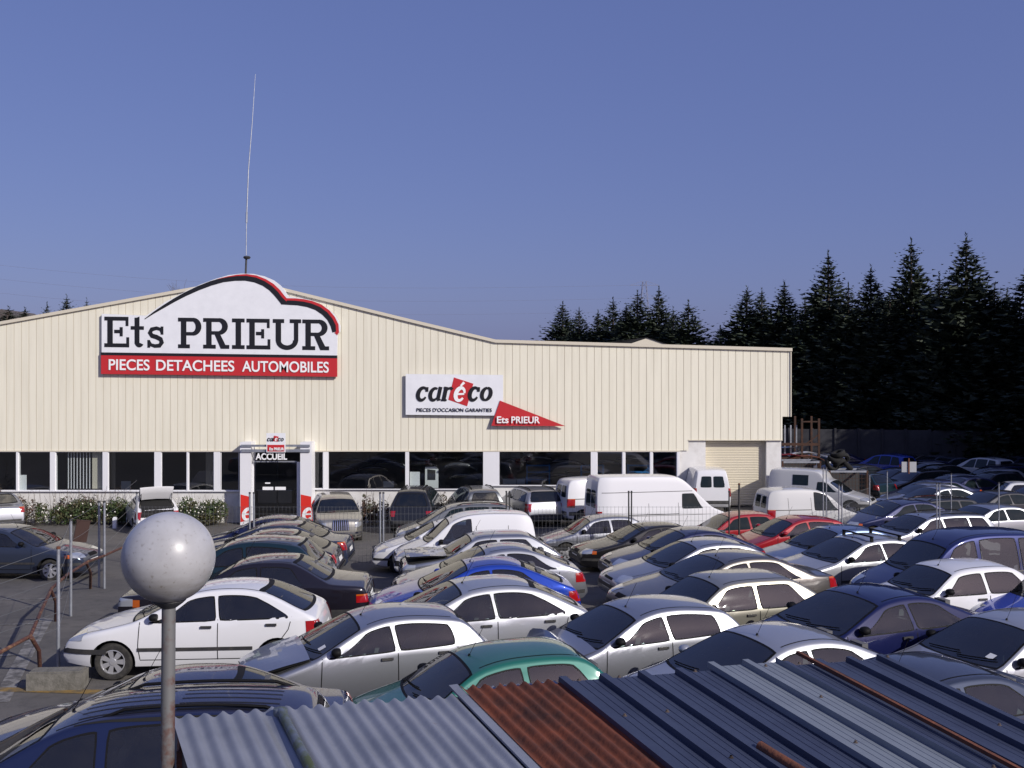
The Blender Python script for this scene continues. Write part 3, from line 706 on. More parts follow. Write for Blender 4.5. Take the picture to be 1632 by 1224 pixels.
PAINTS = {}
def P_(key):
    if key not in PAINTS:
        c, metal, dust = COLOURS[key]; PAINTS[key] = paint('paint_'+key, c, metal, dust)
    return PAINTS[key]
COLOURS = dict(white=((.66,.66,.68),0,.05), dull_white=((.50,.50,.50),0,.12), silver=((.33,.34,.375),.80,.05), dusty_silver=((.33,.34,.375),.80,.07), pale_silver=((.40,.41,.44),.6,.05),
    blue_silver=((.16,.22,.36),.75,.04), grey=((.17,.18,.19),.7,.12), grey_beige=((.36,.345,.31),.7,.14), navy=((.007,.012,.055),.2,.05), clean_navy=((.007,.010,.055),.1,.0), black=((.006,.006,.008),0,.04),
    plum=((.007,.006,.013),.1,.07), teal=((.003,.017,.028),.1,.07), green=((.008,.105,.085),.1,.06), blue=((.008,.042,.33),.3,.05), slate=((.03,.04,.07),.4,.06), dusty_slate=((.025,.035,.07),.3,.07), dusty_navy=((.006,.009,.04),.2,.07),
    taupe=((.15,.14,.13),.75,.06), champagne=((.36,.345,.29),.75,.08), red=((.26,.005,.012),.05,.05), dark_blue=((.006,.014,.085),.25,.03), dusty_blue=((.005,.011,.05),.1,.05), charcoal=((.012,.014,.02),.2,.06), bright_blue=((.015,.05,.36),.1,.03))

def car(tname, colour, anchor, yaw, label, cat='car', name=None, sc=1.0, lod=None, group=None, dusty=False, sticker=False):
    sh, spec, _ = TYPES[tname]; a = R(yaw); c, s = math.cos(a), math.sin(a); sn = -1 if c > 0 else 1
    kind = anchor[0]
    if kind == 'A': x = spec['ws'][1]+.03; z = sh.E(x)+.05; loc = (x, sn*sh.Y(x, z), z)
    elif kind == 'R': x = spec['roof1']; z = sh.E(x)+.05; loc = (x, sn*sh.Y(x, z), z)
    elif kind == 'W': loc = (spec['ax'][0], sn*sh.W/2, 0)
    elif kind == 'T': loc = (sh.L, 0, 0)          # tail end on the ground
    elif kind == 'N': loc = (0, 0, 0)             # nose end on the ground
    elif kind == 'H': x = sh.L*.52; loc = (x, 0, sh.T(x))   # roof middle
    p = on_z(anchor[1], anchor[2], loc[2]*sc)
    ox = p.x - sc*(loc[0]*c - loc[1]*s); oy = p.y - sc*(loc[0]*s + loc[1]*c)
    mid = (ox+sc*sh.L/2*c, oy+sc*sh.L/2*s)
    if lod is None: lod = 0 if mid[1] < 33 else 2
    _, _, parts = get_type(tname, lod)
    root = empty(name or NAMES.get(tname, 'car'), (ox, oy, ground_z(*mid)), a, sc)
    tag(root, label, cat, group)
    objs = []
    for pn, me, par, how in parts:
        o = bpy.data.objects.new(pn, me); COL.objects.link(o); o.parent = objs[par] if par is not None else root
        if how == 'paint': o.material_slots[0].link = 'OBJECT'; o.material_slots[0].material = P_(colour)
        if dusty and pn in ('windshield', 'rear_window') and me.materials[0] in (M['shield'], M['clear_shield']): o.material_slots[0].link = 'OBJECT'; o.material_slots[0].material = M['shield_dusty' if me.materials[0] == M['shield'] else 'clear_dusty']
        objs.append(o)
    if sticker:
        m = MB(); xs_ = [spec['ws'][0]+.10+.10*k/3 for k in range(4)]
        m.grid([[(x, sn*y, sh.T(x)-sh.c(x)*(y/sh.Y(x, sh.E(x)))**2+.008) for x in xs_] for y in (.42, .46, .50, .54)])
        o = m.build('windscreen_sticker', M['plate_w'], root, 60)
    return root
NAMES = dict(panel_van='panel_van', high_roof_van='high_roof_van', raised_back_van='raised_back_van', minivan='minivan', compact_minivan='minivan', box_people_carrier='minivan',
   estate='estate_car', saloon='saloon_car', executive_saloon='saloon_car')
# ------------------------------------------------------------------ ground
def asphalt():
    m = mat('asphalt', (.078, .073, .069), .85, noise=(.35, (.125, .115, .104), .38, .66), bump=(60, .25)); t = m.node_tree
    b = t.nodes['Principled BSDF']; src = b.inputs['Base Color'].links[0].from_socket
    tc = t.nodes.new('ShaderNodeTexCoord'); n = t.nodes.new('ShaderNodeTexNoise'); n.inputs['Scale'].default_value = 3.2; n.inputs['Detail'].default_value = 9
    n.inputs['Roughness'].default_value = .75; t.links.new(tc.outputs['Object'], n.inputs['Vector'])
    r = t.nodes.new('ShaderNodeMapRange'); r.inputs[1].default_value = .5; r.inputs[2].default_value = .72; r.inputs[3].default_value = 0; r.inputs[4].default_value = .6
    t.links.new(n.outputs[0], r.inputs[0])
    x = t.nodes.new('ShaderNodeMix'); x.data_type = 'RGBA'; x.inputs[7].default_value = (.028, .026, .025, 1)
    t.links.new(r.outputs[0], x.inputs[0]); t.links.new(src, x.inputs[6]); t.links.new(x.outputs[2], b.inputs['Base Color'])
    return m
M['asphalt'] = asphalt()
g = MB(); xs = [-1500, -400, -150, -60] + [-30+2*k for k in range(41)] + [60, 75, 100, 150, 400, 1500]
ys = [-200, -40] + [-10+2*k for k in range(46)] + [90, 100, 120, 150, 200, 400, 1000, 2500]
g.grid([[(x, y, ground_z(x, y)) for x in xs] for y in ys])
go = g.build('ground', M['asphalt'], smooth=60); tag(go, 'grey brown worn asphalt of the breaker yard', 'ground', kind='structure')
M['line'] = mat('worn_paint', (.22, .21, .20), .8, noise=(5, (.09, .085, .08), .42, .58))
M['yline'] = mat('worn_yellow_paint', (.24, .15, .04), .8, noise=(5, (.10, .08, .05), .42, .60))
def line(u0, v0, u1, v1, wd, m, z=.006):
    a, b = on_z(u0, v0), on_z(u1, v1); d = (b-a); d.z = 0; d.normalize(); n = Vector((-d.y, d.x, 0))*wd/2; mb = MB(); k = 8
    rows = [[], []]
    for i in range(k+1):
        p = a+(b-a)*i/k
        for j, q in enumerate((p-n, p+n)): rows[j].append((q.x, q.y, ground_z(q.x, q.y)+z))
    mb.grid(rows); o = mb.build('road_marking', m); return o
for i, (q, lab) in enumerate([((0, 956, 100, 954, .10), 'faded white parking line nearest the dark car wheel'), ((-10, 996, 75, 994, .10), 'faded white parking line in the middle of the fenced bays'),
        ((0, 1045, 40, 1044, .10), 'short faded white parking line at the left picture edge'), ((0, 1120, 75, 985, .26), 'broad pale painted strip running beside the bent barrier')]):
    tag(line(*q, M['line']), lab, 'road marking', kind='structure')
tag(line(-40, 1098, 190, 1104, .22, M['yline']), 'worn yellow painted line beside the concrete block', 'road marking', kind='structure')
tag(line(505, 858, 530, 880, .08, M['line']), 'faded white bay line beside the retro car', 'road marking', kind='structure')
hill = MB(); rows = []
rr = random.Random(3)
for j, (y, h) in enumerate([(330, 0), (380, 11), (430, 21), (520, 24), (700, 10)]):
    rows.append([(x, y, h*(.75+.45*math.sin(x*.011+j)+.15*math.sin(x*.05+2*j))-2+(9*sstep(-60, -180, x) if h else 0)) for x in range(-700, 701, 14)])
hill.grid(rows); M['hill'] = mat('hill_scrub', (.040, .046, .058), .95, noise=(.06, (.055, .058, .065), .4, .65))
tag(hill.build('hill', M['hill'], smooth=60), 'low bluish wooded hill far behind the roof', 'hill', kind='structure')

# ------------------------------------------------------------------ the parts shop
DF = 43.0; S = F/DF
def fx(u): return (u-UC)/S
def fz(v): return HC+(VH-v)/S
M['clad'] = mat('cream_cladding', (.77, .735, .605), .5, noise=(.8, (.68, .645, .525), .42, .78))
t = M['clad'].node_tree; n = [q for q in t.nodes if q.type == 'TEX_NOISE'][0]; src = n.inputs['Vector'].links[0].from_socket     # rain streaks run down the sheets
mp = t.nodes.new('ShaderNodeMapping'); mp.inputs['Scale'].default_value = (5, 5, .35); t.links.new(src, mp.inputs[0]); t.links.new(mp.outputs[0], n.inputs['Vector'])
M['groove'] = mat('cladding_groove', (.54, .49, .375), .6)
M['trim'] = mat('cream_trim', (.62, .57, .46), .45)
M['render'] = mat('white_masonry', (.66, .65, .63), .8, noise=(1.6, (.52, .50, .47), .45, .72))
M['frame'] = mat('white_window_frame', (.72, .72, .74), .45)
M['room'] = mat('shop_interior', (.22, .22, .21), .9)
M['roof'] = mat('shop_roof', (.20, .20, .21), .6)
gl = bpy.data.materials.new('window_glass'); gl.use_nodes = True; t = gl.node_tree; t.nodes.clear()
o_ = t.nodes.new('ShaderNodeOutputMaterial'); mx = t.nodes.new('ShaderNodeMixShader'); tr = t.nodes.new('ShaderNodeBsdfTransparent'); gs = t.nodes.new('ShaderNodeBsdfGlossy')
fr = t.nodes.new('ShaderNodeFresnel'); fr.inputs[0].default_value = 1.9; tr.inputs[0].default_value = (.80, .84, .84, 1); gs.inputs[1].default_value = .02
t.links.new(fr.outputs[0], mx.inputs[0]); t.links.new(tr.outputs[0], mx.inputs[1]); t.links.new(gs.outputs[0], mx.inputs[2]); t.links.new(mx.outputs[0], o_.inputs[0])
M['pane'] = gl
shop = empty('shop_building', (0, DF, 0)); tag(shop, 'long cream ribbed metal parts shop with low gable and white framed windows', 'building')
def part(mb, name, mats, smooth=None, parent=None):
    mb.v = [(x, y-DF, z) for x, y, z in mb.v]; return mb.build(name, mats, parent or shop, smooth)
ROOF = [(-260, 561.5), (387, 446), (455, 462), (540, 483), (650, 510), (790, 543.5), (1262, 557)]
def roof_z(x): return interp([(fx(u), fz(v)) for u, v in ROOF], x)
cl = MB(); x = fx(-250); X1 = fx(1260); pitch = .309
def low_z(x):
    if x < fx(1097): return fz(718)
    if x < fx(1247): return fz(701)
    return fz(664)
k = 0
while x < X1-.02:
    a, b = x, min(x+pitch-.020, X1); zl = low_z((a+b)/2)
    e = min(x+pitch, X1)
    cuts = sorted({a, b, *[fx(u) for u, _ in ROOF if a < fx(u) < b], *[fx(u) for u in (1097, 1247) if a < fx(u) < b]})
    for c, d in zip(cuts, cuts[1:]):
        zz = low_z((c+d)/2); cl.quad((c, DF, zz), (d, DF, zz), (d, DF, roof_z(d)), (c, DF, roof_z(c)), 0)
    if e > b:
        zl = low_z((b+e)/2)
        cl.quad((b, DF, zl), (b+.005, DF+.014, zl), (b+.005, DF+.014, roof_z(b)), (b, DF, roof_z(b)), 1)
        cl.quad((b+.005, DF+.014, zl), (e-.005, DF+.014, zl), (e-.005, DF+.014, roof_z(e)), (b+.005, DF+.014, roof_z(b)), 1)
        cl.quad((e-.005, DF+.014, zl), (e, DF, zl), (e, DF, roof_z(e)), (e-.005, DF+.014, roof_z(e)), 0)
    x += pitch
part(cl, 'cladding', [M['clad'], M['groove']], 'raw')
tm = MB()
rp = [(fx(u), fz(v)) for u, v in ROOF]
for (ax, az), (bx, bz) in zip(rp, rp[1:]):
    tm.add([(ax, DF-.09, az-.07), (bx, DF-.09, bz-.07), (bx, DF-.09, bz+.06), (ax, DF-.09, az+.06), (ax, DF+.3, az-.07), (bx, DF+.3, bz-.07), (bx, DF+.3, bz+.06), (ax, DF+.3, az+.06)],
           [(0,1,2,3), (3,2,6,7), (0,4,5,1)])
tm.box(X1-.012, X1+.03, DF-.05, DF+.25, fz(664), fz(559))
part(tm, 'roof_trim', M['trim'])
rf = MB()
for (ax, az), (bx, bz) in zip(rp, rp[1:]): rf.quad((ax, DF+.28, az+.03), (bx, DF+.28, bz+.03), (bx, DF+45, bz+.03), (ax, DF+45, az+.03))
rf.quad((fx(1246), DF+.05, -2), (fx(1246), DF+45, -2), (fx(1246), DF+45, fz(557)), (fx(1246), DF+.05, fz(557)))
rf.quad((X1, DF+.1, fz(664)), (X1, DF+45, fz(664)), (X1, DF+45, fz(557)), (X1, DF+.1, fz(557)))
rf.quad((fx(1246), DF+.1, fz(664)), (X1, DF+.1, fz(664)), (X1, DF+45, fz(664)), (fx(1246), DF+45, fz(664)))
rf.quad((fx(-250), DF+45, -2), (X1, DF+45, -2), (X1, DF+45, fz(557)), (fx(-250), DF+45, fz(557)))
part(rf, 'roof', M['roof'])
sl = MB(); sl.box(fx(-250), fx(1084), DF-.035, DF+.03, fz(718)-.045, fz(718)-.002); sl.box(fx(1097), fx(1247), DF-.03, DF+.03, fz(701)-.03, fz(701)-.002)
part(sl, 'cladding_sill', M['trim'])
# low masonry wall, pillars
def sill_v(u): return 782 if u < 400 else (779 if u < 780 else 773)
wl = MB(); Y0 = DF+.06
for u0, u1 in ((-250, 384), (497, 783), (783, 1083)):
    z = fz(sill_v((u0+u1)/2)); wl.box(fx(u0), fx(u1), Y0, DF+.3, -1.9, z-.04)
wl.box(fx(1083), fx(1125), Y0+.002, DF+.302, -1.9, fz(701)-.004); wl.box(fx(1222), fx(1246), Y0+.002, DF+.302, -1.9, fz(701)-.004)
part(wl, 'masonry_wall', M['render'])
ss = MB()
for u0, u1 in ((-250, 383.5), (497.5, 783), (783.2, 1082.5)):
    z = fz(sill_v((u0+u1)/2)); ss.box(fx(u0), fx(u1), DF-.04, DF+.3, z-.038, z)
part(ss, 'window_ledge', M['frame'])
mull = [(-110, 6), (-40, 4), (27.5, 3), (84, 8), (168, 8.5), (251.5, 10.5), (299, 2.6), (346, 10), (519.5, 8.5), (649, 6), (783, 26), (946.5, 10), (994, 4), (1038, 4), (1081, 4)]
edges = sorted(mull)
for i, (u, wd) in enumerate(edges):
    z = fz(sill_v(u)); m = MB(); m.box(fx(u-wd/2), fx(u+wd/2), DF-.02, DF+.22, z+.001, fz(718)-.047); part(m, 'window_post', M['frame'])
spans = [(a[0]+a[1]/2, b[0]-b[1]/2) for a, b in zip(edges, edges[1:]) if not (a[0] < 400 < b[0])] + [(351.5, 381), (499, 515)]
for a, b in spans:
    z = fz(sill_v((a+b)/2)); f = MB(); x0, x1 = fx(a), fx(b); zt = fz(718)-.047; t_ = .025
    f.box(x0+.001, x0+t_, DF+.02, DF+.07, z+.002, zt); f.box(x1-t_, x1-.001, DF+.02, DF+.07, z+.002, zt)
    f.box(x0+t_, x1-t_, DF+.02, DF+.07, z+.002, z+t_); f.box(x0+t_, x1-t_, DF+.02, DF+.07, zt-t_, zt-.001)
    fo = part(f, 'window', M['sign_black'] if b-a > 60 and a > 450 else M['frame'])
    p = MB(); p.quad((x0+t_, DF+.05, z+t_), (x1-t_, DF+.05, z+t_), (x1-t_, DF+.05, zt-t_), (x0+t_, DF+.05, zt-t_))
    part(p, 'pane', M['pane'], parent=fo)
rm = MB(); rx0, rx1 = fx(-250), fx(1083); zf, zc = fz(815), fz(716)
rm.quad((rx0, DF+7, zf), (rx1, DF+7, zf), (rx1, DF+7, zc), (rx0, DF+7, zc)); rm.quad((rx0, DF+.31, zf), (rx1, DF+.31, zf), (rx1, DF+7, zf), (rx0, DF+7, zf))
rm.quad((rx0, DF+.03, zc), (rx1, DF+.03, zc), (rx1, DF+7, zc), (rx0, DF+7, zc)); rm.quad((rx1, DF+.3, zf), (rx1, DF+7, zf), (rx1, DF+7, zc), (rx1, DF+.3, zc)); rm.quad((rx0, DF+.3, zf), (rx0, DF+7, zf), (rx0, DF+7, zc), (rx0, DF+.3, zc))
part(rm, 'interior', M['room'])
M['shutter'] = mat('roller_shutter', (.62, .565, .44), .5)
sh_ = MB(); z0, z1 = fz(807), fz(704); n = 26
for k in range(n):
    a, b = z0+(z1-z0)*k/n, z0+(z1-z0)*(k+1)/n; c = a+(b-a)*.8
    sh_.quad((fx(1125), DF+.32, a), (fx(1217), DF+.32, a), (fx(1217), DF+.30, c), (fx(1125), DF+.30, c)); sh_.quad((fx(1125), DF+.30, c), (fx(1217), DF+.30, c), (fx(1217), DF+.32, b), (fx(1125), DF+.32, b))
part(sh_, 'roller_shutter', M['shutter'])
jm = MB(); jm.box(fx(1217)-.002, fx(1222)+.003, DF+.28, DF+.7, -1.9, fz(701)-.006); jm.box(fx(1125)+.002, fx(1217)-.004, DF+.24, DF+.34, z1+.002, fz(701)-.005); part(jm, 'shutter_guide', M['groove'])

# second gable behind the flat roof
an = empty('rear_hall', (0, 70, 0)); tag(an, 'pale gable end of another hall showing over the flat roof', 'building')
m = MB(); c = at(1031, 539, 70); a = at(1001, 549, 70); b = at(1060, 549, 70)
m.prism([(a.x, c.z-3), (b.x, c.z-3), (b.x, b.z), (c.x, c.z), (a.x, a.z)], 0, .3); m.build('gable_wall', M['trim'], an)
m = MB(); d = at(930, 552, 70); m.quad((c.x, -.1, c.z+.06), (b.x+.1, -.1, b.z+.03), (b.x+.1, 14, b.z+.03), (c.x, 14, c.z+.06)); m.quad((c.x, -.1, c.z+.06), (a.x-4.2, -.1, d.z-.1), (a.x-4.2, 14, d.z-.1), (c.x, 14, c.z+.06)); m.build('roof', M['roof'], an)

# ------------------------------------------------------------------ lettering
STK = [0]
class Glyphs(MB):
    """flat letters cut from strokes; works in photograph pixels on the facade, each stroke a hair prouder than the last"""
    def __init__(s, d): super().__init__(); s.d = d; s.k = 0
    def P(s, u, v, dd): return ((u-UC)/S, s.d-dd, HC+(VH-v)/S)
    def poly(s, pts, m=0, base=.0, th=.012):
        dd = base+th+s.k*.0006; s.k = (s.k+1) % 9; n = len(pts)
        s.add([s.P(u, v, dd) for u, v in pts]+[s.P(u, v, base) for u, v in pts], [tuple(range(n))[::-1]]+[(i, (i+1) % n, (i+1) % n+n, i+n) for i in range(n)], m)
    def stroke(s, pts, wd, m=0, base=0., th=.012):
        ws = wd if isinstance(wd, (list, tuple)) else [wd]*len(pts); L, Rr = [], []
        for i, (u, v) in enumerate(pts):
            a = pts[max(i-1, 0)]; b = pts[min(i+1, len(pts)-1)]; dx, dy = b[0]-a[0], b[1]-a[1]; l = math.hypot(dx, dy) or 1
            L.append((u-dy/l*ws[i]/2, v+dx/l*ws[i]/2)); Rr.append((u+dy/l*ws[i]/2, v-dx/l*ws[i]/2))
        dd = base+th+s.k*.0006; s.k = (s.k+1) % 9; n = len(pts)
        s.add([s.P(*p, dd) for p in L]+[s.P(*p, dd) for p in Rr], [(i, i+1, n+i+1, n+i) for i in range(n-1)], m)
def arc(cx, cy, rx, ry, a0, a1, n=14): return [(cx+rx*math.cos(R(a0+(a1-a0)*i/n)), cy-ry*math.sin(R(a0+(a1-a0)*i/n))) for i in range(n+1)]
def slab(gm, ch, x, y, wd, h, sk=.012, m=0, base=0., x_h=.70):
    """slab serif capital or small letter: left x, baseline y, width, cap height (pixels)"""
    def q(px, pz): return (x+px*wd, y-pz*h+px*wd*sk)
    def rect(x0, x1, z0, z1): gm.poly([q(x0, z0), q(x1, z0), q(x1, z1), q(x0, z1)], m, base)
    def arcst(cx, cz, rx, rz, a0, a1, ws, n=16): gm.stroke([q(cx+rx*math.cos(R(a0+(a1-a0)*i/n)), cz+rz*math.sin(R(a0+(a1-a0)*i/n))) for i in range(n+1)], [w_*h for w_ in ([ws]*(n+1) if not isinstance(ws, list) else [ws[0]+(ws[1]-ws[0])*math.sin(math.pi*i/n) for i in range(n+1)])], m, base)
    t = .125; st = 8.6/wd
    if ch == 'E':
        rect(.12, .12+st, 0, 1); rect(0, .97, 1-t, 1); rect(0, 1, 0, t); rect(.4, .74, .46, .46+t*.9); rect(.62, .74, .36, .66); rect(.86, .97, .70, 1); rect(.89, 1, 0, .33)
    elif ch == 'I': rect(.5-st/2, .5+st/2, 0, 1); rect(0, 1, 1-t, 1); rect(0, 1, 0, t)
    elif ch in 'PR':
        rect(.12, .12+st, 0, 1); rect(0, .62, 1-t, 1); rect(0, .5, 0, t)
        b = .42 if ch == 'P' else .46; rect(.3, .62, b, b+t*.9)
        arcst(.60, (1+b)/2, .27, (1-b)/2-.055, 90, -90, [.11, .19])
        if ch == 'R': gm.poly([q(.44, b+.04), q(.66, b+.04), q(.96, 0), q(.70, 0)], m, base); rect(.70, 1.04, 0, t)
    elif ch == 'U':
        rect(.10, .10+st, .28, 1); rect(.90-st*.8, .90, .28, 1); rect(0, .40, 1-t, 1); rect(.60, 1, 1-t, 1)
        arcst((1.0)/2, .30, .40-st/2, .235, 180, 360, [.17, .15])
    elif ch == 't':
        rect(.28, .28+st*.9, .12, .98); rect(0, .95, x_h-.115, x_h); gm.poly([q(.28, .95), q(.28+st*.9, 1.02), q(.28+st*.9, .9), q(.28, .85)], m, base)
        arcst(.62, .19, .20, .125, 180, 330, [.13, .12])
    elif ch == 's':
        z = x_h
        gm.stroke([q(*p) for p in [(.86, z*.70), (.78, z*.86), (.55, z*.92), (.28, z*.86), (.18, z*.70), (.30, z*.56), (.55, z*.50), (.78, z*.40), (.84, z*.25), (.72, z*.10), (.45, z*.08), (.22, z*.14), (.12, z*.30)]], [h*.09, h*.11, h*.12, h*.14, h*.15, h*.15, h*.15, h*.15, h*.15, h*.14, h*.12, h*.11, h*.09], m, base)
        rect(.78, .93, z*.62, z); rect(.04, .19, 0, z*.36)
def text(txt, u0, u1, vbase, capx, d, name, m, parent, bold=.0, tilt=0.012, inv=None):
    cu = bpy.data.curves.new('txt', 'FONT'); cu.body = txt; cu.size = 1; cu.extrude = .006; cu.offset = bold
    o = bpy.data.objects.new('txt', cu); COL.objects.link(o); dg = bpy.context.evaluated_depsgraph_get()
    me = bpy.data.meshes.new_from_object(o.evaluated_get(dg)); bpy.data.objects.remove(o); bpy.data.curves.remove(cu)
    xs = [v.co.x for v in me.vertices]; a, b = min(xs), max(xs); sx = (u1-u0)/(b-a); caph = .69
    if inv is None: inv = lambda p: p
    for v in me.vertices:
        u = u0+(v.co.x-a)*sx; vv = vbase-v.co.y*capx/caph+(u-u0)*tilt
        k = d/F
        v.co = inv(Vector(((u-UC)*k, d-.012-v.co.z, HC+(VH-vv)*k)))
    me.name = name; me.materials.clear(); me.materials.append(m)
    o = bpy.data.objects.new(name, me); COL.objects.link(o); o.parent = parent; return o

# ------------------------------------------------------------------ big sign
SG = DF-.16; S0 = S; S = F/SG
def sign_root(name, label, d=SG): r = empty(name, (0, d, 0)); tag(r, label, 'sign'); return r
def sgpart(gm, name, mats, root):
    d = root.location; gm.v = [(x-d.x, y-d.y, z-d.z) for x, y, z in gm.v]; return gm.build(name, mats, root, 'raw')
big = sign_root('shop_sign', 'big white car outline sign lettered over a red strip high on the gable')
gm = Glyphs(SG)
outl = [(162, 500), (236, 501), (233, 504), (262, 482), (298.5, 463), (320, 453), (343, 444.5), (364, 438.5), (384, 436), (404, 436.5), (422, 440.5), (436, 446.5), (446, 454), (454, 463), (459, 472), (466, 473.5), (480, 475), (496, 478.5), (508, 483.5), (521, 490.5), (532, 500), (539, 510), (542.5, 520), (542, 529), (538, 533), (537, 568), (162, 563)]
outl = [p for p in outl if p != (236, 501)]
outl[1] = (233, 503)
gm.poly(outl, 0, -.10, .10); sgpart(gm, 'white_panel', M['white_board'], big)
gm = Glyphs(SG); gm.poly([(161, 561.5), (537.2, 566.5), (537.2, 571), (161, 566)], 0, -.09, .105); sgpart(gm, 'black_strip', M['sign_black'], big)
gm = Glyphs(SG); gm.poly([(161, 566), (537.2, 571), (537.2, 600.5), (161, 596)], 0, -.09, .10); sgpart(gm, 'red_panel', M['sign_red'], big)
gm = Glyphs(SG)
z_ = lambda pts: [(x/2.914, 420+y/2.914) for x, y in pts]
sw = [(672, 258), (715, 228), (760, 200), (810, 170), (860, 143), (920, 115), (980, 92), (1035, 76), (1090, 69), (1140, 68), (1185, 76), (1225, 92), (1258, 114), (1282, 138), (1300, 160), (1318, 184)]
gm.stroke(z_(sw), [1, 3, 4.5, 5.5, 6.3, 7, 7.4, 7.6, 7.8, 8, 8.2, 8.4, 8.6, 8.8, 8.6, 8], 0)
gm.stroke(z_([(1306, 178), (1340, 180), (1385, 182), (1430, 190), (1470, 204), (1505, 227), (1532, 255), (1548, 288), (1555, 318)]), [8, 8.2, 8.4, 8.6, 8.8, 9, 9, 8.6, 7.5], 0)
gm.stroke(z_([(1010, 72), (1055, 62), (1100, 55), (1145, 53), (1190, 60), (1232, 77), (1268, 100), (1295, 126), (1315, 152), (1334, 172)]), [.4, 1.2, 2, 2.8, 3.4, 3.8, 4.2, 4.4, 4.4, 4], 1, .002)
gm.stroke(z_([(1330, 166), (1370, 167), (1410, 171), (1450, 180), (1490, 196), (1525, 222), (1550, 252), (1566, 285), (1568, 318), (1560, 327)]), [3.4, 3.8, 4, 4.2, 4.4, 4.6, 4.6, 4.6, 4.8, 6], 1, .002)
sgpart(gm, 'car_outline', [M['sign_black'], M['sign_red']], big)
for ch, a, b in (('E', 166.5, 206), ('t', 208.5, 230.5), ('s', 234, 262.5), ('P', 284, 321.5), ('R', 324, 364), ('I', 370, 390), ('E', 393, 431), ('U', 435, 480), ('R', 482, 523)):
    gm = Glyphs(SG); slab(gm, ch, a, 553+(a-166)*.0145, b-a, 48.5); sgpart(gm, 'letter', M['sign_black'], big)
inv = lambda p: p-Vector((0, SG, 0))
for wd, a, b in (('PIECES', 173.5, 238.5), ('DETACHEES', 249, 373.5), ('AUTOMOBILES', 386, 524)):
    text(wd, a, b, 589.2+(a-173)*.0125, 16.6, SG-.02, 'strip_lettering', M['white_letter'], big, .015, .0125, inv)
# the network sign
net = sign_root('network_sign', 'white oblong board with italic lettering over a tilted red square')
gm = Glyphs(SG); gm.poly([(646.5, 596), (802, 597.5), (802, 662.5), (646.5, 661)], 0, -.06, .06); sgpart(gm, 'white_panel', M['white_board'], net)
gm = Glyphs(SG); gm.poly([(723.5, 601.5), (754.5, 611.5), (744.5, 647.5), (714.5, 637)], 0, 0, .010); sgpart(gm, 'red_square', M['sign_red'], net)
def script(gm, ch, x, y, wd, h, m, base, wt=.20):
    def q(px, pz): return (x+px*wd+pz*h*.20, y-pz*h)
    def st(pts, ws): gm.stroke([q(*p) for p in pts], [w_*h for w_ in ws], m, base)
    el = lambda cx, cz, rx, rz, a0, a1, n=18: [(cx+rx*math.cos(R(a0+(a1-a0)*i/n)), cz+rz*math.sin(R(a0+(a1-a0)*i/n))) for i in range(n+1)]
    th = lambda n, lo=.13, hi=wt+.09: [lo+(hi-lo)*abs(math.sin(1.25*math.pi*i/n)) for i in range(n+1)]
    if ch == 'c': st(el(.5, .5, .40, .44, 42, 330), [.13+.16*math.sin(math.pi*i/18) for i in range(19)]); st([(.80, .98), (.86, .66)], [.2, .2])
    if ch == 'o': st(el(.5, .5, .38, .43, 90, 450), [.15+.13*abs(math.sin(2*math.pi*(i/18)/1)) for i in range(19)])
    if ch == 'a': st(el(.42, .48, .32, .42, 60, 320), [.13+.14*math.sin(math.pi*i/18) for i in range(19)]); st([(.80, 1.0), (.78, .08)], [.25, .25]); st([(.72, .07), (1.0, .10)], [.14, .1])
    if ch == 'r': st([(.28, 1.0), (.26, .0)], [.27, .27]); st([(.05, .93), (.34, .93)], [.14, .14]); st([(.3, .68), (.5, .88), (.75, .92), (.9, .80)], [.14, .17, .2, .24]); st([(.02, .06), (.56, .06)], [.13, .13])
    if ch == 'e': st(el(.5, .5, .38, .43, 10, 325), [.13+.15*math.sin(math.pi*i/18) for i in range(19)]); st([(.16, .50), (.86, .52)], [.13, .13])
    if ch == 'acute': st([(.40, 1.18), (.66, 1.46)], [.14, .2])
for ch, a, b in (('c', 662.5, 680), ('a', 682, 702), ('r', 702.5, 719), ('c', 745, 762), ('o', 764, 782)):
    gm = Glyphs(SG); script(gm, ch, a, 639, b-a, 22.5, 0, .012); sgpart(gm, 'letter', M['sign_black'], net)
gm = Glyphs(SG); script(gm, 'e', 722, 640, 18, 23.5, 0, .014); script(gm, 'acute', 722, 640, 18, 21, 0, .014); sgpart(gm, 'accented_letter', M['white_letter'], net)
text("PIECES D'OCCASION GARANTIES", 664, 784, 656, 5.6, SG-.012, 'small_lettering', M['sign_black'], net, .006, .003, inv)
tri = sign_root('pennant_sign', 'red triangular pennant board below the white oblong board')
gm = Glyphs(SG-.03); gm.poly([(797, 638.5), (901, 679), (783, 678.5)], 0, -.05, .06); sgpart(gm, 'red_panel', M['sign_red'], tri)
text('Ets', 792, 810.5, 674, 10.3, SG-.10, 'lettering', M['white_letter'], tri, .02, .004, inv); text('PRIEUR', 815, 860.5, 674.2, 10.3, SG-.10, 'lettering', M['white_letter'], tri, .02, .004, inv)
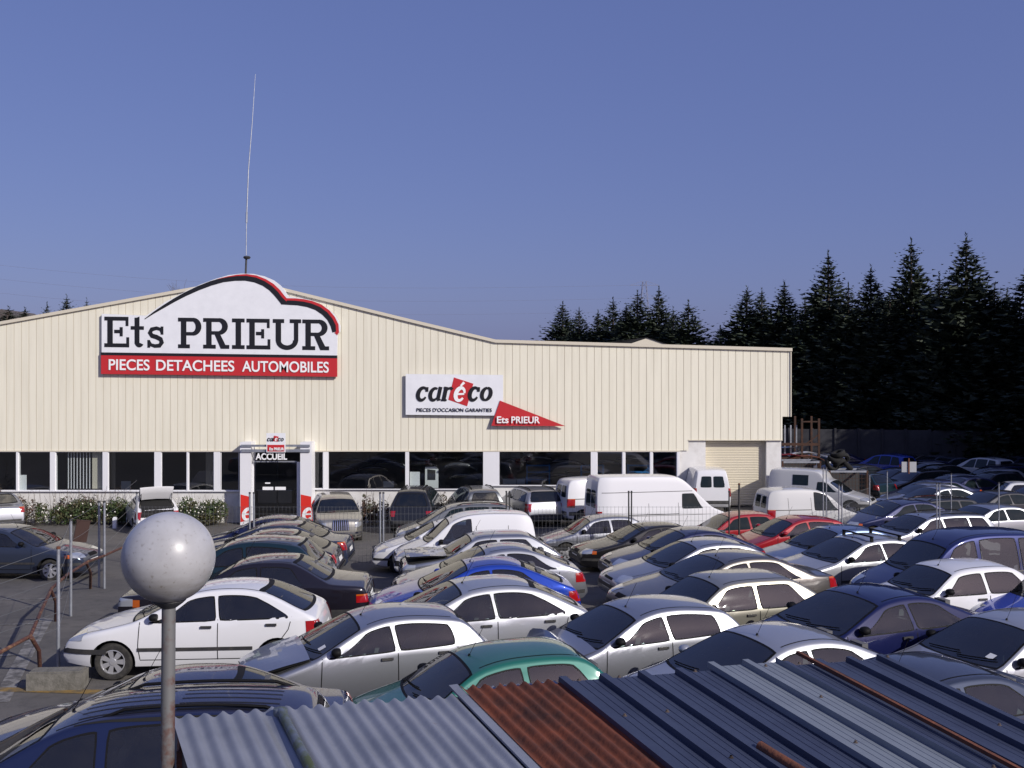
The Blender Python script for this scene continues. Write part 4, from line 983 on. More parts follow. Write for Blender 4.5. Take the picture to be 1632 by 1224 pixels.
# ------------------------------------------------------------------ entrance
EN = DF-.75; S = F/EN
ent = empty('entrance_portal', (0, EN, 0)); tag(ent, 'white entrance portal with two square posts and silver bars', 'entrance')
def ep(mb, n, m, sm=None): mb.v = [(x, y-EN, z) for x, y, z in mb.v]; return mb.build(n, m, ent, sm)
ex = lambda u: (u-UC)/S
ez = lambda v: HC+(VH-v)/S
EG = ez(837)
for a, b in ((382.5, 400), (478.5, 496.5)):
    m = MB(); m.box(ex(a), ex(b), EN, DF+.02, EG-.3, ez(705)); ep(m, 'portal_post', M['frame'])
for v0, v1 in ((708.5, 712), (716, 720.5)):
    m = MB(); m.box(ex(385), ex(494), EN-.06, EN-.004, ez(v1), ez(v0)); ep(m, 'cross_bar', M['steel'])
m = MB(); m.box(ex(471), ex(476.5), EN+.252, EN+.30, EG, ez(737)); m.box(ex(400)+.003, ex(402), EN+.252, EN+.30, EG, ez(738)); ep(m, 'door_frame', M['frame'])
m = MB(); m.box(ex(402)+.002, ex(471)-.002, EN+.255, EN+.33, ez(737.5), ez(735.5)); ep(m, 'door_head', M['steel'])
m = MB(); m.box(ex(438), ex(440), EN+.31, EN+.34, EG, ez(738)); m.box(ex(402)+.003, ex(471)-.003, EN+.31, EN+.34, EG, EG+.12); ep(m, 'glass_door', M['plastic'])
m = MB(); m.quad((ex(402), EN+.30, EG+.12), (ex(471), EN+.30, EG+.12), (ex(471), EN+.30, ez(738)), (ex(402), EN+.30, ez(738))); ep(m, 'door_pane', M['pane'])
m = MB(); m.box(ex(416), ex(433), EN+.27, EN+.29, ez(782), ez(777)); m.box(ex(436), ex(453), EN+.27, EN+.29, ez(782), ez(777)); m.box(ex(420), ex(428), EN+.27, EN+.29, ez(772), ez(770)); ep(m, 'door_notices', M['white_letter'])
invE = lambda p: p-Vector((0, EN, 0))
text('ACCUEIL', 407.5, 457.5, 732.3, 9.8, EN-.05, 'welcome_lettering', M['white_letter'], ent, .03, 0, invE)
for a, b in ((383.5, 397.5), (479.5, 496)):
    m = Glyphs(EN-.004); m.poly([(a, 788), (b, 791.5), (b, 829), (a, 832)], 0, 0, .006); ep(m, 'red_panel', M['bright_red'])
    m = Glyphs(EN-.004); script(m, 'e', a+1, 829.5, 17.5, 20, 0, .008, .24)
    bb = b-.15
    m.v = [(min(x, ex(bb)), y, z) for x, y, z in m.v]; ep(m, 'white_letter', M['white_letter'])
pn = empty('entrance_sign', (0, EN-.15, 0)); tag(pn, 'small projecting white and red sign over the entrance door', 'sign')
def pp(mb, n, m): mb.v = [(x, y-EN+.15, z) for x, y, z in mb.v]; return mb.build(n, m, pn, 'raw')
m = Glyphs(EN-.15); m.poly([(426, 690), (456, 690), (456, 720.5), (426, 720.5)], 0, -.05, .05); pp(m, 'board', M['white_board'])
m = Glyphs(EN-.15); m.poly([(427.5, 708.5), (454.5, 708.5), (454.5, 719.2), (427.5, 719.2)], 0, 0, .008); m.poly([(438, 694), (445.5, 695.5), (443.5, 704), (436, 702.5)], 0, 0, .008); pp(m, 'red_field', M['sign_red'])
m = Glyphs(EN-.15)
for ch, a, b in (('c', 427.2, 431), ('a', 431.4, 435.6), ('r', 435.8, 438.8), ('c', 444.2, 448), ('o', 448.6, 453)): script(m, ch, a, 702.8, b-a, 5.2, 0, .009)
pp(m, 'name_lettering', M['sign_black'])
m = Glyphs(EN-.15); script(m, 'e', 439.3, 702.8, 4, 5.2, 0, .011); pp(m, 'accented_letter', M['white_letter'])
text('Ets PRIEUR', 429.5, 452.5, 717.6, 4.2, EN-.165, 'lettering', M['white_letter'], pn, .03, 0, lambda p: p-Vector((0, EN-.15, 0)))
S = S0
# ------------------------------------------------------------------ things behind the windows
def thing(name, label, cat, loc, group=None, rz=0): return tag(empty(name, loc, rz), label, cat, group)
M['blue_metal'] = mat('blue_rack', (.05, .24, .60), .5)
M['card'] = mat('cardboard', (.32, .22, .12), .8)
M['dark_stuff'] = mat('dark_parts', (.03, .03, .032), .5)
M['paper'] = mat('white_paper', (.72, .74, .74), .7)
def fxy(u, d): return (u-UC)/F*d
for u0, u1, v0, d, lab in ((840, 876, 741, DF+.8, 'blue shelf rack behind the window beside the wide pillar'), (927, 962, 741, DF+.85, 'blue shelf rack behind the window post right of the wide pillar'), (1002, 1035, 741, DF+.8, 'blue shelf rack with a diagonal brace near the last window')):
    r = thing('shelf_rack', lab, 'shelf rack', (fxy((u0+u1)/2, d), d, fz(800)), 'blue shelf racks in the shop windows'); hw = (u1-u0)/2*d/F; h = HC+(VH-v0)/F*d-fz(800)
    for sx in (-1, 1):
        m = MB(); m.box(sx*hw-.02, sx*hw+.02, -.02, .02, 0, h); m.box(sx*hw-.02, sx*hw+.02, .5, .54, 0, h); m.build('upright', M['blue_metal'], r)
    for z in (h*.3, h*.55, h*.78, h-.05):
        m = MB(); m.box(-hw+.021, hw-.021, -.018, .53, z, z+.035); m.build('shelf', M['blue_metal'], r)
    if 'diagonal' in lab: m = MB(); m.bar((-hw, -.04, h*.5), (hw, -.04, h-.1), .04, .02); m.build('brace', M['blue_metal'], r)
rr = random.Random(5)
def simple(name, lab, cat, mb, m, loc, group=None):
    o = mb.build(name, m); o.location = loc; return tag(o, lab, cat, group)
for i, (u, v, wd, h, d, mm, lab) in enumerate([(812, 772, .55, .22, DF+.7, 'paper', 'pale carton on the ledge left of the first blue rack'), (830, 772, .35, .2, DF+.7, 'paper', 'second pale carton on the ledge beside the first blue rack'), (858, 772, .6, .16, DF+.9, 'card', 'brown carton low in the first blue rack')]):
    m = MB(); m.box(-wd/2, wd/2, -.2, .2, 0, h); m.box(-wd/2-.01, wd/2+.01, -.21, .21, h+.001, h+.03); p = at(u, v, d); simple('carton', lab, 'box', m, M[mm], p, 'cartons behind the windows')
for u0, u1, v0, v1, lab in ((29, 42, 757, 781, 'white box with a green label behind the leftmost window'), (193, 208, 767, 781, 'small grey monitor behind the third window'), (611, 628, 767, 777, 'low white notice behind the dark window by the grey van'), (652, 669, 752, 776, 'white poster with a red figure beside the window post')):
    d = DF+.2; a, b = at(u0, v1, d), at(u1, v0, d); m = MB(); m.box(a.x, b.x, 0, .03, a.z, b.z); m.box(a.x+.03, b.x-.05, -.004, -.001, a.z+.08, a.z+.2)
    o = m.build('notice_board', M['paper']); o.location.y = d; tag(o, lab, 'notice')
r = thing('display_door', 'bare white car door shell standing behind the window', 'car door', (fxy(688, DF+.9), DF+.9, 0)); z0 = at(0, 778, DF+.9).z; z1 = at(0, 744, DF+.9).z
m = MB(); m.prism([(-.28, z0), (.28, z0), (.28, z1-.1), (.2, z1), (-.28, z1)], 0, .06); m.build('door_skin', M['paper'], r); m = MB(); m.prism([(-.18, z0+.35), (.16, z0+.35), (.16, z1-.14), (-.18, z1-.10)], -.012, -.004); m.build('door_window', M['dark_stuff'], r)
bl = thing('vertical_blind', 'pale vertical blind half drawn behind the second window', 'blind', (0, DF+.3, 0))
for k, u in enumerate([109, 113.5, 118, 123, 128, 133, 138, 143]):
    m = MB(); x = fxy(u, DF+.3); m.box(x-.02, x+.02, 0, .008, fz(780), fz(719)); m.build('blind_slat', M['frame'], bl)
m = MB(); m.box(fxy(147, DF+.3), fxy(163, DF+.3), 0, .02, fz(780), fz(719)); m.build('blind_curtain', M['trim'], bl)
for u0, u1, lab in ((173, 184, 'narrow cream curtain at the left of the third window'), (328, 341, 'narrow cream curtain beside the portal window')):
    m = MB(); n = 12; x0, x1 = fxy(u0, DF+.3), fxy(u1, DF+.3); m.grid([[(x0+(x1-x0)*k/n, .02*math.sin(k*2.1), z) for k in range(n+1)] for z in (fz(780), fz(719))])
    o = m.build('curtain', M['trim'], smooth=60); o.location.y = DF+.3; tag(o, lab, 'curtain')
ct = thing('counter', 'pale reception counter seen through the entrance door', 'counter', (fxy(438, DF+3), DF+3, EG)); m = MB(); m.box(-.75, .75, 0, .6, 0, 1.0); m.build('front', M['trim'], ct); m = MB(); m.box(-.8, .8, -.05, .65, 1.002, 1.05); m.build('worktop', M['frame'], ct)
M['bumper_grey'] = mat('spare_bumper_plastic', (.05, .052, .058), .22, noise=(3, (.12, .12, .125), .5, .6), coat=.5)
for k, (u, v) in enumerate(((540, 742), (566, 733), (594, 745), (622, 736), (668, 738), (700, 729), (735, 740), (756, 731), (812, 733), (852, 729), (905, 735), (930, 748), (968, 735), (1012, 730), (1058, 738), (570, 757), (740, 757), (898, 757))):
    m = MB(); hw = rr.uniform(.62, .78); n = 10
    m.tube([(hw*(2*q/n-1), .10*abs(2*q/n-1)**3, -.16*abs(2*q/n-1)**2.6) for q in range(n+1)], [.05+.035*math.sin(math.pi*q/n) for q in range(n+1)], 8)
    o = m.build('spare_bumper', M['bumper_grey'], smooth=60); o.location = at(u, v, DF+.55+.5*(k % 3)); o.rotation_euler = (0, rr.uniform(-.12, .12), rr.uniform(-.15, .15)); tag(o, 'dark curved spare bumper racked behind the shop windows', 'bumper', 'spare bumpers racked in the shop')

# ------------------------------------------------------------------ antenna
p0 = at(391, 440, 46); an_ = thing('radio_antenna', 'tall thin whip antenna rising above the gable peak', 'antenna', p0)
q = lambda u, v: tuple(at(u, v, 46)-p0)
m = MB(); m.tube([q(391, 450), q(392.5, 412)], .045, 8); m.build('mast_base', M['plastic'], an_)
m = MB(); m.lathe([(0, .02), (.12, .02), (.17, -.03), (.12, -.1), (0, -.12)], 12); c = q(393.5, 409); m.v = [(x+c[0], y+c[1], z+c[2]) for x, y, z in m.v]; m.build('radial_hub', M['plastic'], an_)
m = MB(); m.tube([q(392.3, 407), q(393, 340)], .02, 6); m.tube([q(393, 355), q(393.3, 338)], .045, 8); m.build('lower_tube', M['steel'], an_)
m = MB(); m.tube([q(393.3, 340), q(396, 270), q(402, 195), q(407, 118)], [.03, .024, .016, .009], 6); m.build('whip', M['steel'], an_)

# ------------------------------------------------------------------ bushes
M['leaf'] = mat('hedge_leaf', (.045, .075, .022), .6, noise=(2.2, (.085, .07, .03), .45, .62))
M['leaf_red'] = mat('hedge_leaf_reddish', (.075, .035, .025), .6, noise=(2.5, (.05, .06, .025), .45, .6))
M['twig'] = mat('bare_twig', (.085, .065, .05), .85)
M['petal'] = mat('white_petal', (.7, .68, .6), .6)
def bush(name, label, x0, x1, y, h, mleaf, n=1500, flowers=0, seed=1, dp=.75, cat='bush', group=None):
    r = random.Random(seed); z0 = ground_z((x0+x1)/2, y); root = thing(name, label, cat, ((x0+x1)/2, y, z0), group); L = x1-x0
    m = MB(); bumps = [(r.uniform(-L/2, L/2), r.uniform(-dp*.4, dp*.4), r.uniform(.55, 1.0)*h, r.uniform(.3, .55)) for _ in range(max(4, int(L*4)))]
    for _ in range(n):
        bx, by, bh, br = r.choice(bumps); a = r.uniform(0, 6.28); rad = br*math.sqrt(r.random()); x = bx+rad*math.cos(a); yy = by+rad*math.sin(a); x = max(-L/2, min(L/2, x)); yy = max(-dp/2-.15, min(dp/2+.1, yy))
        z = bh*(1-(rad/br)**2*.35)*r.uniform(.05, 1)**.6
        s_ = r.uniform(.035, .075); t = Vector((r.gauss(0, 1), r.gauss(0, 1), r.gauss(.2, 1))).normalized(); u = t.cross(Vector((r.gauss(0, 1), r.gauss(0, 1), 1))).normalized()
        c = Vector((x, yy, z)); m.quad(c-t*s_, c+u*s_*.45, c+t*s_, c-u*s_*.45)
    m.build('foliage', mleaf, root, 'raw')
    m = MB()
    for _ in range(int(L*9)):
        x = r.uniform(-L/2, L/2); m.tube([(x, r.uniform(-.2, .2), 0), (x+r.uniform(-.15, .15), r.uniform(-.3, .2), h*.55), (x+r.uniform(-.25, .25), r.uniform(-.35, .2), h*r.uniform(.9, 1.12))], [.012, .008, .004], 4)
    m.build('stems', M['twig'], root)
    if flowers:
        m = MB()
        for _ in range(flowers):
            x = r.uniform(-L/2, L/2); z = r.uniform(.3, .92)*h; c = (x, -dp/2-.2+r.uniform(-.05, .12), z); m.lathe([(0, -.01), (.02, .01), (.032, .022), (.015, .02), (0, .015)], 6, 0, 'y', c)
        m.build('flowers', M['petal'], root)
    return root
bush('hedge_bush', 'reddish green bush below the leftmost shop windows', fx(22), fx(88), DF-0.60, 1.33, M['leaf_red'], 1500, 6, 1)
bush('hedge_bush', 'dark hedge with scattered white flowers left of the open boot car', fx(78), fx(212), DF-0.65, 1.27, M['leaf'], 5200, 26, 2)
bush('hedge_bush', 'reddish hedge top close under the shop window ledge', fx(96), fx(214), DF-0.25, 1.40, M['leaf_red'], 1800, 0, 12)
bush('flower_bush', 'green bush full of white flowers left of the entrance', fx(285), fx(372), DF-0.70, 1.24, M['leaf'], 4200, 50, 3)
bush('hedge_bush', 'brown leaved hedge between the retro car and the dark minivan', fx(583), fx(622), DF-0.60, 1.33, M['leaf_red'], 1600, 4, 4)
bush('hedge_bush', 'thin reddish bush behind the dark minivan', fx(660), fx(712), DF-0.40, 1.27, M['leaf_red'], 900, 0, 5)
bush('twiggy_shrub', 'bare brownish round shrub at the left picture edge', fx(-45), fx(12), DF-0.70, 2.48, M['twig'], 1600, 0, 6)
m = MB(); m.box(-.27, .27, -.2, .2, 0, .24); m.box(-.23, .23, -.16, .16, .242, .26); p = on_z(327, 836); M['concrete'] = mat('weathered_concrete', (.17, .16, .14), .9, noise=(6, (.10, .095, .08), .4, .65), bump=(30, .4))
simple('planter_trough', 'grey concrete trough below the white flowers', 'planter', m, M['concrete'], p)

# ------------------------------------------------------------------ globe lamp
ld = 4.58; lc = at(269, 888, ld); lamp = thing('globe_lamp', 'grimy white globe lamp on a rust streaked pole in the foreground', 'street lamp', (at(258, 1224, ld).x, ld, 0))
mg = mat('opal_globe', (.42, .42, .44), .36, 0, .5, coat=.3, noise=(3.5, (.30, .295, .30), .35, .75)); t = mg.node_tree; b = t.nodes['Principled BSDF']
src = b.inputs['Base Color'].links[0].from_socket; tc = t.nodes.new('ShaderNodeTexCoord')
n1 = t.nodes.new('ShaderNodeTexNoise'); n1.inputs['Scale'].default_value = 55; n1.inputs['Detail'].default_value = 3; t.links.new(tc.outputs['Object'], n1.inputs['Vector'])
r1 = t.nodes.new('ShaderNodeMapRange'); r1.inputs[1].default_value = .62; r1.inputs[2].default_value = .72; t.links.new(n1.outputs[0], r1.inputs[0])
sp = t.nodes.new('ShaderNodeSeparateXYZ'); t.links.new(tc.outputs['Object'], sp.inputs[0])
n2 = t.nodes.new('ShaderNodeTexNoise'); n2.inputs['Scale'].default_value = 9; n2.inputs['Detail'].default_value = 5
mp = t.nodes.new('ShaderNodeMapping'); mp.inputs['Scale'].default_value = (1, 1, 5); t.links.new(tc.outputs['Object'], mp.inputs[0]); t.links.new(mp.outputs[0], n2.inputs['Vector'])
r2 = t.nodes.new('ShaderNodeMapRange'); r2.inputs[1].default_value = .0; r2.inputs[2].default_value = -.19; r2.inputs[3].default_value = 0; r2.inputs[4].default_value = 1.5; t.links.new(sp.outputs[2], r2.inputs[0])
k1 = t.nodes.new('ShaderNodeMath'); k1.operation = 'MULTIPLY'; t.links.new(n2.outputs[0], k1.inputs[0]); t.links.new(r2.outputs[0], k1.inputs[1])
k2 = t.nodes.new('ShaderNodeMath'); k2.operation = 'MULTIPLY_ADD'; k2.use_clamp = True; k2.inputs[1].default_value = .42; t.links.new(r1.outputs[0], k2.inputs[0]); t.links.new(k1.outputs[0], k2.inputs[2])
x = t.nodes.new('ShaderNodeMix'); x.data_type = 'RGBA'; x.inputs[7].default_value = (.16, .14, .11, 1); t.links.new(k2.outputs[0], x.inputs[0]); t.links.new(src, x.inputs[6]); t.links.new(x.outputs[2], b.inputs['Base Color'])
m = MB(); rad = .2; m.lathe([(rad*math.sin(R(a)), -rad*math.cos(R(a))) for a in range(18, 181, 6)], 48)
g_ = m.build('globe', mg, lamp, 80); g_.location = lc-lamp.location
m = MB(); rel = lc-lamp.location; zt = rel.z-rad*.95
m.lathe([(.062, 0), (.075, .012), (.07, .028), (.04, .02)], 24, 0, 'z', (rel.x, 0, zt-.012)); m.lathe([(.034, -.02), (.062, 0)], 20, 0, 'z', (rel.x, 0, zt-.012)); m.build('collar', M['plastic'], lamp, 50)
mpole = mat('pole_rust_streaks', (.15, .15, .15), .55, .2, noise=(6, (.11, .04, .025), .50, .64)); m = MB(); m.tube([(0, 0, 0), (rel.x*.6, 0, zt*.6), (rel.x, 0, zt-.015)], .030, 16); m.build('pole', mpole, lamp, 60)

# ------------------------------------------------------------------ shed roof in the foreground
A0 = Vector((-1.63, 4.944, 3.24)); vv_ = Vector((.905, .425, -.056)); uu_ = Vector((.425, -.905, -.1135))
shed = thing('lean_to_shed', 'open lean to with patchwork of corrugated and ribbed metal roof sheets', 'shed', (0, 3.5, 0)); so = Vector((0, 3.5, 0))
def SP(t_, w_, dz=0): return A0+vv_*t_+uu_*w_+Vector((0, 0, dz))-so
M['galv'] = mat('dull_galvanised_sheet', (.27, .285, .33), .55, .35, noise=(2.5, (.20, .215, .255), .35, .7), bump=(25, .1))
t = M['galv'].node_tree; b = t.nodes['Principled BSDF']; src = b.inputs['Base Color'].links[0].from_socket
tc = t.nodes.new('ShaderNodeTexCoord'); n = t.nodes.new('ShaderNodeTexNoise'); n.inputs['Scale'].default_value = 7; n.inputs['Detail'].default_value = 8; n.inputs['Roughness'].default_value = .7; t.links.new(tc.outputs['Object'], n.inputs['Vector'])
r = t.nodes.new('ShaderNodeMapRange'); r.inputs[1].default_value = .66; r.inputs[2].default_value = .72; t.links.new(n.outputs[0], r.inputs[0])
x = t.nodes.new('ShaderNodeMix'); x.data_type = 'RGBA'; x.inputs[7].default_value = (.13, .06, .035, 1); t.links.new(r.outputs[0], x.inputs[0]); t.links.new(src, x.inputs[6]); t.links.new(x.outputs[2], b.inputs['Base Color'])
M['rustsheet'] = mat('rusted_sheet', (.15, .036, .014), .9, noise=(5, (.05, .015, .009), .34, .66), bump=(30, .25))
M['bluesheet'] = mat('blue_grey_sheet', (.050, .062, .105), .5, .2, noise=(3, (.036, .044, .078), .35, .7))
M['palesheet'] = mat('pale_blue_sheet', (.20, .225, .26), .5, .2, noise=(3, (.16, .18, .215), .35, .7))
M['ridge_dark'] = mat('sheet_groove', (.03, .032, .04), .7)
rs = random.Random(11)
def corrugated(t0, t1, w0, w1, pitch, amp, name, m_, label, jag=0, z0=0):
    n = int((t1-t0)/pitch*10); rows = []
    je = {}
    for i in range(n+1):
        t_ = t0+(t1-t0)*i/n; k = int((t_-t0)/pitch)
        if k not in je: je[k] = rs.uniform(0, jag)
        row = []
        for j in range(9):
            w_ = w0+je[k]+(w1-w0-je[k])*j/8
            row.append(SP(t_, w_, z0+amp*math.cos(2*math.pi*(t_-t0)/pitch)))
        rows.append(row)
    mb = MB(); mb.grid(rows); o = mb.build(name, m_, shed, 70); o['label'] = label; return o
corrugated(0, 1.56, .0, 3.2, .0795, .011, 'corrugated_sheet', M['galv'], 'dull grey corrugated sheets with rust spots at the edge', .03)
corrugated(1.50, 2.10, -.03, 3.2, .0775, .012, 'rusty_sheet', M['rustsheet'], 'rust red corrugated sheet', .05, .020)
corrugated(1.56, 2.24, -.09, .03, .0775, .011, 'under_sheet', M['galv'], 'grey sheet end showing under the rusty one', .03, -.012)
m = MB(); m.bar(SP(1.475, -.06, .02), SP(1.475, 3.2, .02), .05, .012); m.build('edge_strip', M['galv'], shed)
def ribbed(t0, t1, w0, name, m_, label, z0=0, rib=.262):
    mb = MB(); prof = []; t_ = t0
    while t_ < t1-.01:
        prof += [(t_, .0), (t_+.004, .032), (t_+.050, .032), (t_+.065, 0)]
        for q_ in (.115, .165, .215):
            if t_+q_ < t1: prof += [(t_+q_, 0), (t_+q_+.003, -.005), (t_+q_+.006, 0)]
        t_ += rib
    prof = [p_ for p_ in prof if p_[0] <= t1]
    mb.grid([[SP(a, w_, z0+b) for w_ in (w0, w0+.8, w0+1.6, 3.4)] for a, b in prof]); o = mb.build(name, m_, shed); o['label'] = label; return o
ribbed(2.10, 3.19, -.02, 'ribbed_sheet', M['bluesheet'], 'dark blue grey ribbed sheet beside the rusty one', .012)
ribbed(3.148, 3.72, -.06, 'ribbed_sheet', M['palesheet'], 'paler ribbed sheet in the middle of the roof', .018)
ribbed(3.672, 4.62, .0, 'ribbed_sheet', M['bluesheet'], 'dark ribbed sheet at the right edge', .012)
m = MB(); m.tube([SP(.50, .12, .03), SP(.49, .75, .03), SP(.47, 1.6, .03)], .023, 10); m.lathe([(0, .02), (.035, .01), (.035, -.03), (0, -.03)], 10, 0, 'z', SP(.50, .11, .03)); M['mosspipe'] = mat('mossy_pipe', (.10, .12, .17), .6, noise=(12, (.06, .075, .03), .4, .6)); o = m.build('loose_pipe', M['mosspipe'], None, 50); o.location = so; tag(o, 'short mossy blue grey pipe lying on the corrugated sheets', 'pipe')
m = MB(); m.bar(SP(3.90, -.12, .045), SP(3.86, 3.2, .045), .022, .022); o = m.build('angle_iron', M['rust']); o.location = so; tag(o, 'long thin rusty iron rod lying across the ribbed roof', 'rod')
m = MB(); m.tube([SP(2.68, 1.03, .05), SP(2.74, 1.9, .05)], .026, 10); o = m.build('rusty_pipe', M['rust'], None, 50); o.location = so; tag(o, 'short rusty pipe end at the bottom of the ribbed roof', 'pipe')
M['dark_bolt'] = mat('rusty_bolt', (.08, .06, .05), .7)
for k in range(16):
    t_ = 2.16+.262*rs.randint(0, 9)+.03; w_ = rs.choice((.06, .55, 1.1, 1.5)); m = MB(); m.lathe([(0, .012), (.007, .012), (.007, .004), (.013, .002), (.013, 0)], 8, 0, 'z', SP(min(t_, 4.5), w_, .045)); m.build('fixing_bolt', M['dark_bolt'], shed)
fr_ = MB()
for w_ in (.12, 1.7, 3.0): fr_.bar(SP(.02, w_, -.09), SP(4.58, w_, -.09), .07, .1)
for t_, w_ in ((.06, .14), (2.3, .14), (4.5, .14), (.06, 2.95), (4.5, 2.95)):
    p = SP(t_, w_, -.1); fr_.bar((p.x, p.y, 0), p, .08, .08)
fr_.build('frame', M['rust'], shed)
wl_ = MB(); a, b = SP(.03, .1, -.04), SP(.03, 3.1, -.04); wl_.quad((a.x, a.y, 0), (b.x, b.y, 0), b, a); wl_.quad((a.x+.03, a.y, 0), (b.x+.03, b.y, 0), b+Vector((.03, 0, 0)), a+Vector((.03, 0, 0))); wl_.build('side_wall', M['plastic'], shed)

# ------------------------------------------------------------------ fences
M['wire'] = mat('fence_wire', (.16, .165, .17), .5, .5)
def post(u, vt, vb, label, d=None, mm='steel', r=.03, cap=None, group='galvanised fence posts'):
    p = on_z(u, vb) if d is None else Vector((fxy(u, d), d, ground_z(fxy(u, d), d))); d = p.y; h = HC+(VH-vt)/F*d-p.z
    root = thing('fence_post', label, 'fence post', p, group)
    m = MB(); m.tube([(0, 0, -.05), (0, 0, h)], r, 8); m.build('tube', M[mm], root, 60)
    m = MB(); m.lathe([(r+.006, -.03), (r+.006, .01), (0, .018)], 8, 0, 'z', (0, 0, h)); m.build('cap', M[cap or 'plastic'], root)
    return p, h
fp = [post(93, 872, 1072, 'fence post with a rusty red cap standing on the concrete block', cap='rust'), post(113, 828, 982, 'tall fence post between the concrete block and the paired posts'),
      post(158, 799, 936, 'left of the two posts by the dark saloon nose'), post(166.5, 799, 938, 'right of the two posts by the dark saloon nose')]
YF = 30.6
for u, lab in ((218, 'fence post in front of the open boot car'), (398, 'left one of the paired posts before the entrance'), (404.5, 'right one of the paired posts before the entrance'), (606, 'left one of the paired posts beside the retro car'), (611, 'right one of the paired posts beside the retro car'),
               (807, 'left one of the paired dark posts before the wide pillar'), (812, 'right one of the paired dark posts before the wide pillar'), (1002, 'left one of the paired dark posts before the tall van'), (1006.5, 'right one of the paired dark posts before the tall van'), (1162, 'thin fence post before the twin door van')):
    fp.append(post(u, 785 if u < 700 else 783, 0, lab, YF, 'steel' if u < 700 else 'plastic', .028 if u < 700 else .022))
post(1178, 771, 0, 'fence post with a red cap before the roller shutter', 31.5, 'plastic', .03, 'rust')
for u, vt, d, lab in ((1312, 745, 34, 'left one of the paired posts before the camper van windscreen'), (1317, 745, 34, 'right one of the paired posts before the camper van windscreen'), (1337, 772, 31, 'left one of the paired posts at the camper van bonnet'), (1342, 772, 31, 'right one of the paired posts at the camper van bonnet'),
        (1386, 756, 38, 'post standing before the blue glazed van'), (1414, 751, 38, 'post right of the blue glazed van'), (1493, 770, 31, 'left one of the paired posts before the silver hatchback'), (1497.5, 770, 31, 'right one of the paired posts before the silver hatchback'), (1516, 755, 36, 'post between the pale hatchbacks'), (1592, 769, 33, 'post before the white hatchback with round back')):
    post(u, vt, 0, lab, d, 'steel', .02)
def mesh_panel(a, b, h, label, nv=None, rails=9):
    L = (Vector(b)-Vector(a)); L.z = 0; l = L.length; m = MB(); n = nv or int(l/.11); r_ = .0028
    for k in range(n+1):
        p = Vector(a)+L*k/n; z = ground_z(p.x, p.y); m.bar((p.x, p.y, z+.05), (p.x, p.y, z+h), r_*2, r_*2)
    for j in range(rails):
        zz = .06+(h-.08)*j/(rails-1); p, q_ = Vector(a), Vector(b); m.bar((p.x, p.y+.005, ground_z(p.x, p.y)+zz), (q_.x, q_.y+.005, ground_z(q_.x, q_.y)+zz), r_*2, r_*2.5)
    o = m.build('mesh_fence_panel', M['wire']); return tag(o, label, 'fence', 'wire mesh fence panels')
fu = [218, 401, 608.5, 809.5, 1004, 1162]
labs = ['between the open boot car and the entrance', 'before the entrance and the retro car', 'before the dark minivan', 'before the estate and the tall van rear', 'before the tall van cab']
for (a, b), lb in zip(zip(fu, fu[1:]), labs): mesh_panel((fxy(a, YF), YF, 0), (fxy(b, YF), YF, 0), 1.72+ground_z(fxy(b, YF), YF)*.0, 'thin wire mesh panel '+lb)
mesh_panel((fxy(1312, 34), 34, 0), (fxy(1386, 38), 38, 0), 1.6, 'thin wire mesh panel beside the camper van', rails=6)
# strained wires on the left
def wires(a, b, ha, hb, ns, label, ext=0):
    m = MB()
    for k in range(ns):
        f_ = .35+.65*k/(ns-1); pa = Vector((a.x, a.y, a.z+ha*f_)); pb = Vector((b.x, b.y, b.z+hb*f_)); n = 8
        m.tube([pa+(pb-pa)*i/n-Vector((0, 0, .05*math.sin(math.pi*i/n))) for i in range(n+1)], .0045, 4)
    return tag(m.build('fence_wire', M['wire']), label, 'wire', 'strained fence wires')
wires(fp[0][0], fp[1][0], fp[0][1], fp[1][1], 4, 'slack fence wires between the block post and the tall post')
wires(fp[1][0], fp[2][0], fp[1][1], fp[2][1], 4, 'slack fence wires between the tall post and the paired posts')
e = Vector((-9.4, 13.0, 0)); wires(fp[0][0], e, fp[0][1], 1.6, 6, 'fence wires sagging from the block post to the left picture edge')
wires(fp[3][0], Vector((fxy(218, YF), YF, 0)), fp[3][1], 1.9, 5, 'fence wires running back towards the open boot car')
m = MB(); m.box(-.42, .42, -.17, .17, 0, .27); m.box(-.39, .39, -.14, .14, .272, .29); p = on_z(92, 1096); o = simple('concrete_block', 'weathered concrete block carrying the red capped fence post', 'concrete block', m, M['concrete'], p); o.rotation_euler.z = R(4)
M['barrier_dark'] = mat('brown_sheet', (.045, .022, .018), .85)
m = MB(); m.box(-.16, .16, -.015, .015, -.26, .26); m.box(-.18, .18, -.02, .02, .26, .285); o = m.build('leaning_sheet', M['barrier_dark']); pp_ = at(130, 847, 25.5); o.location = pp_; o.rotation_euler = (R(6), R(9), R(38)); tag(o, 'dark rusty sheet panel leaning on the fence near the grey car bonnet', 'panel')
m = MB(); m.box(-.07, .07, -.06, .06, 0, .42); m.box(-.05, .05, -.04, .04, .421, .45); p = on_z(183, 842); simple('marker_stub', 'short white marker stub on the asphalt left of the open boot car', 'marker', m, M['white_board'], p)
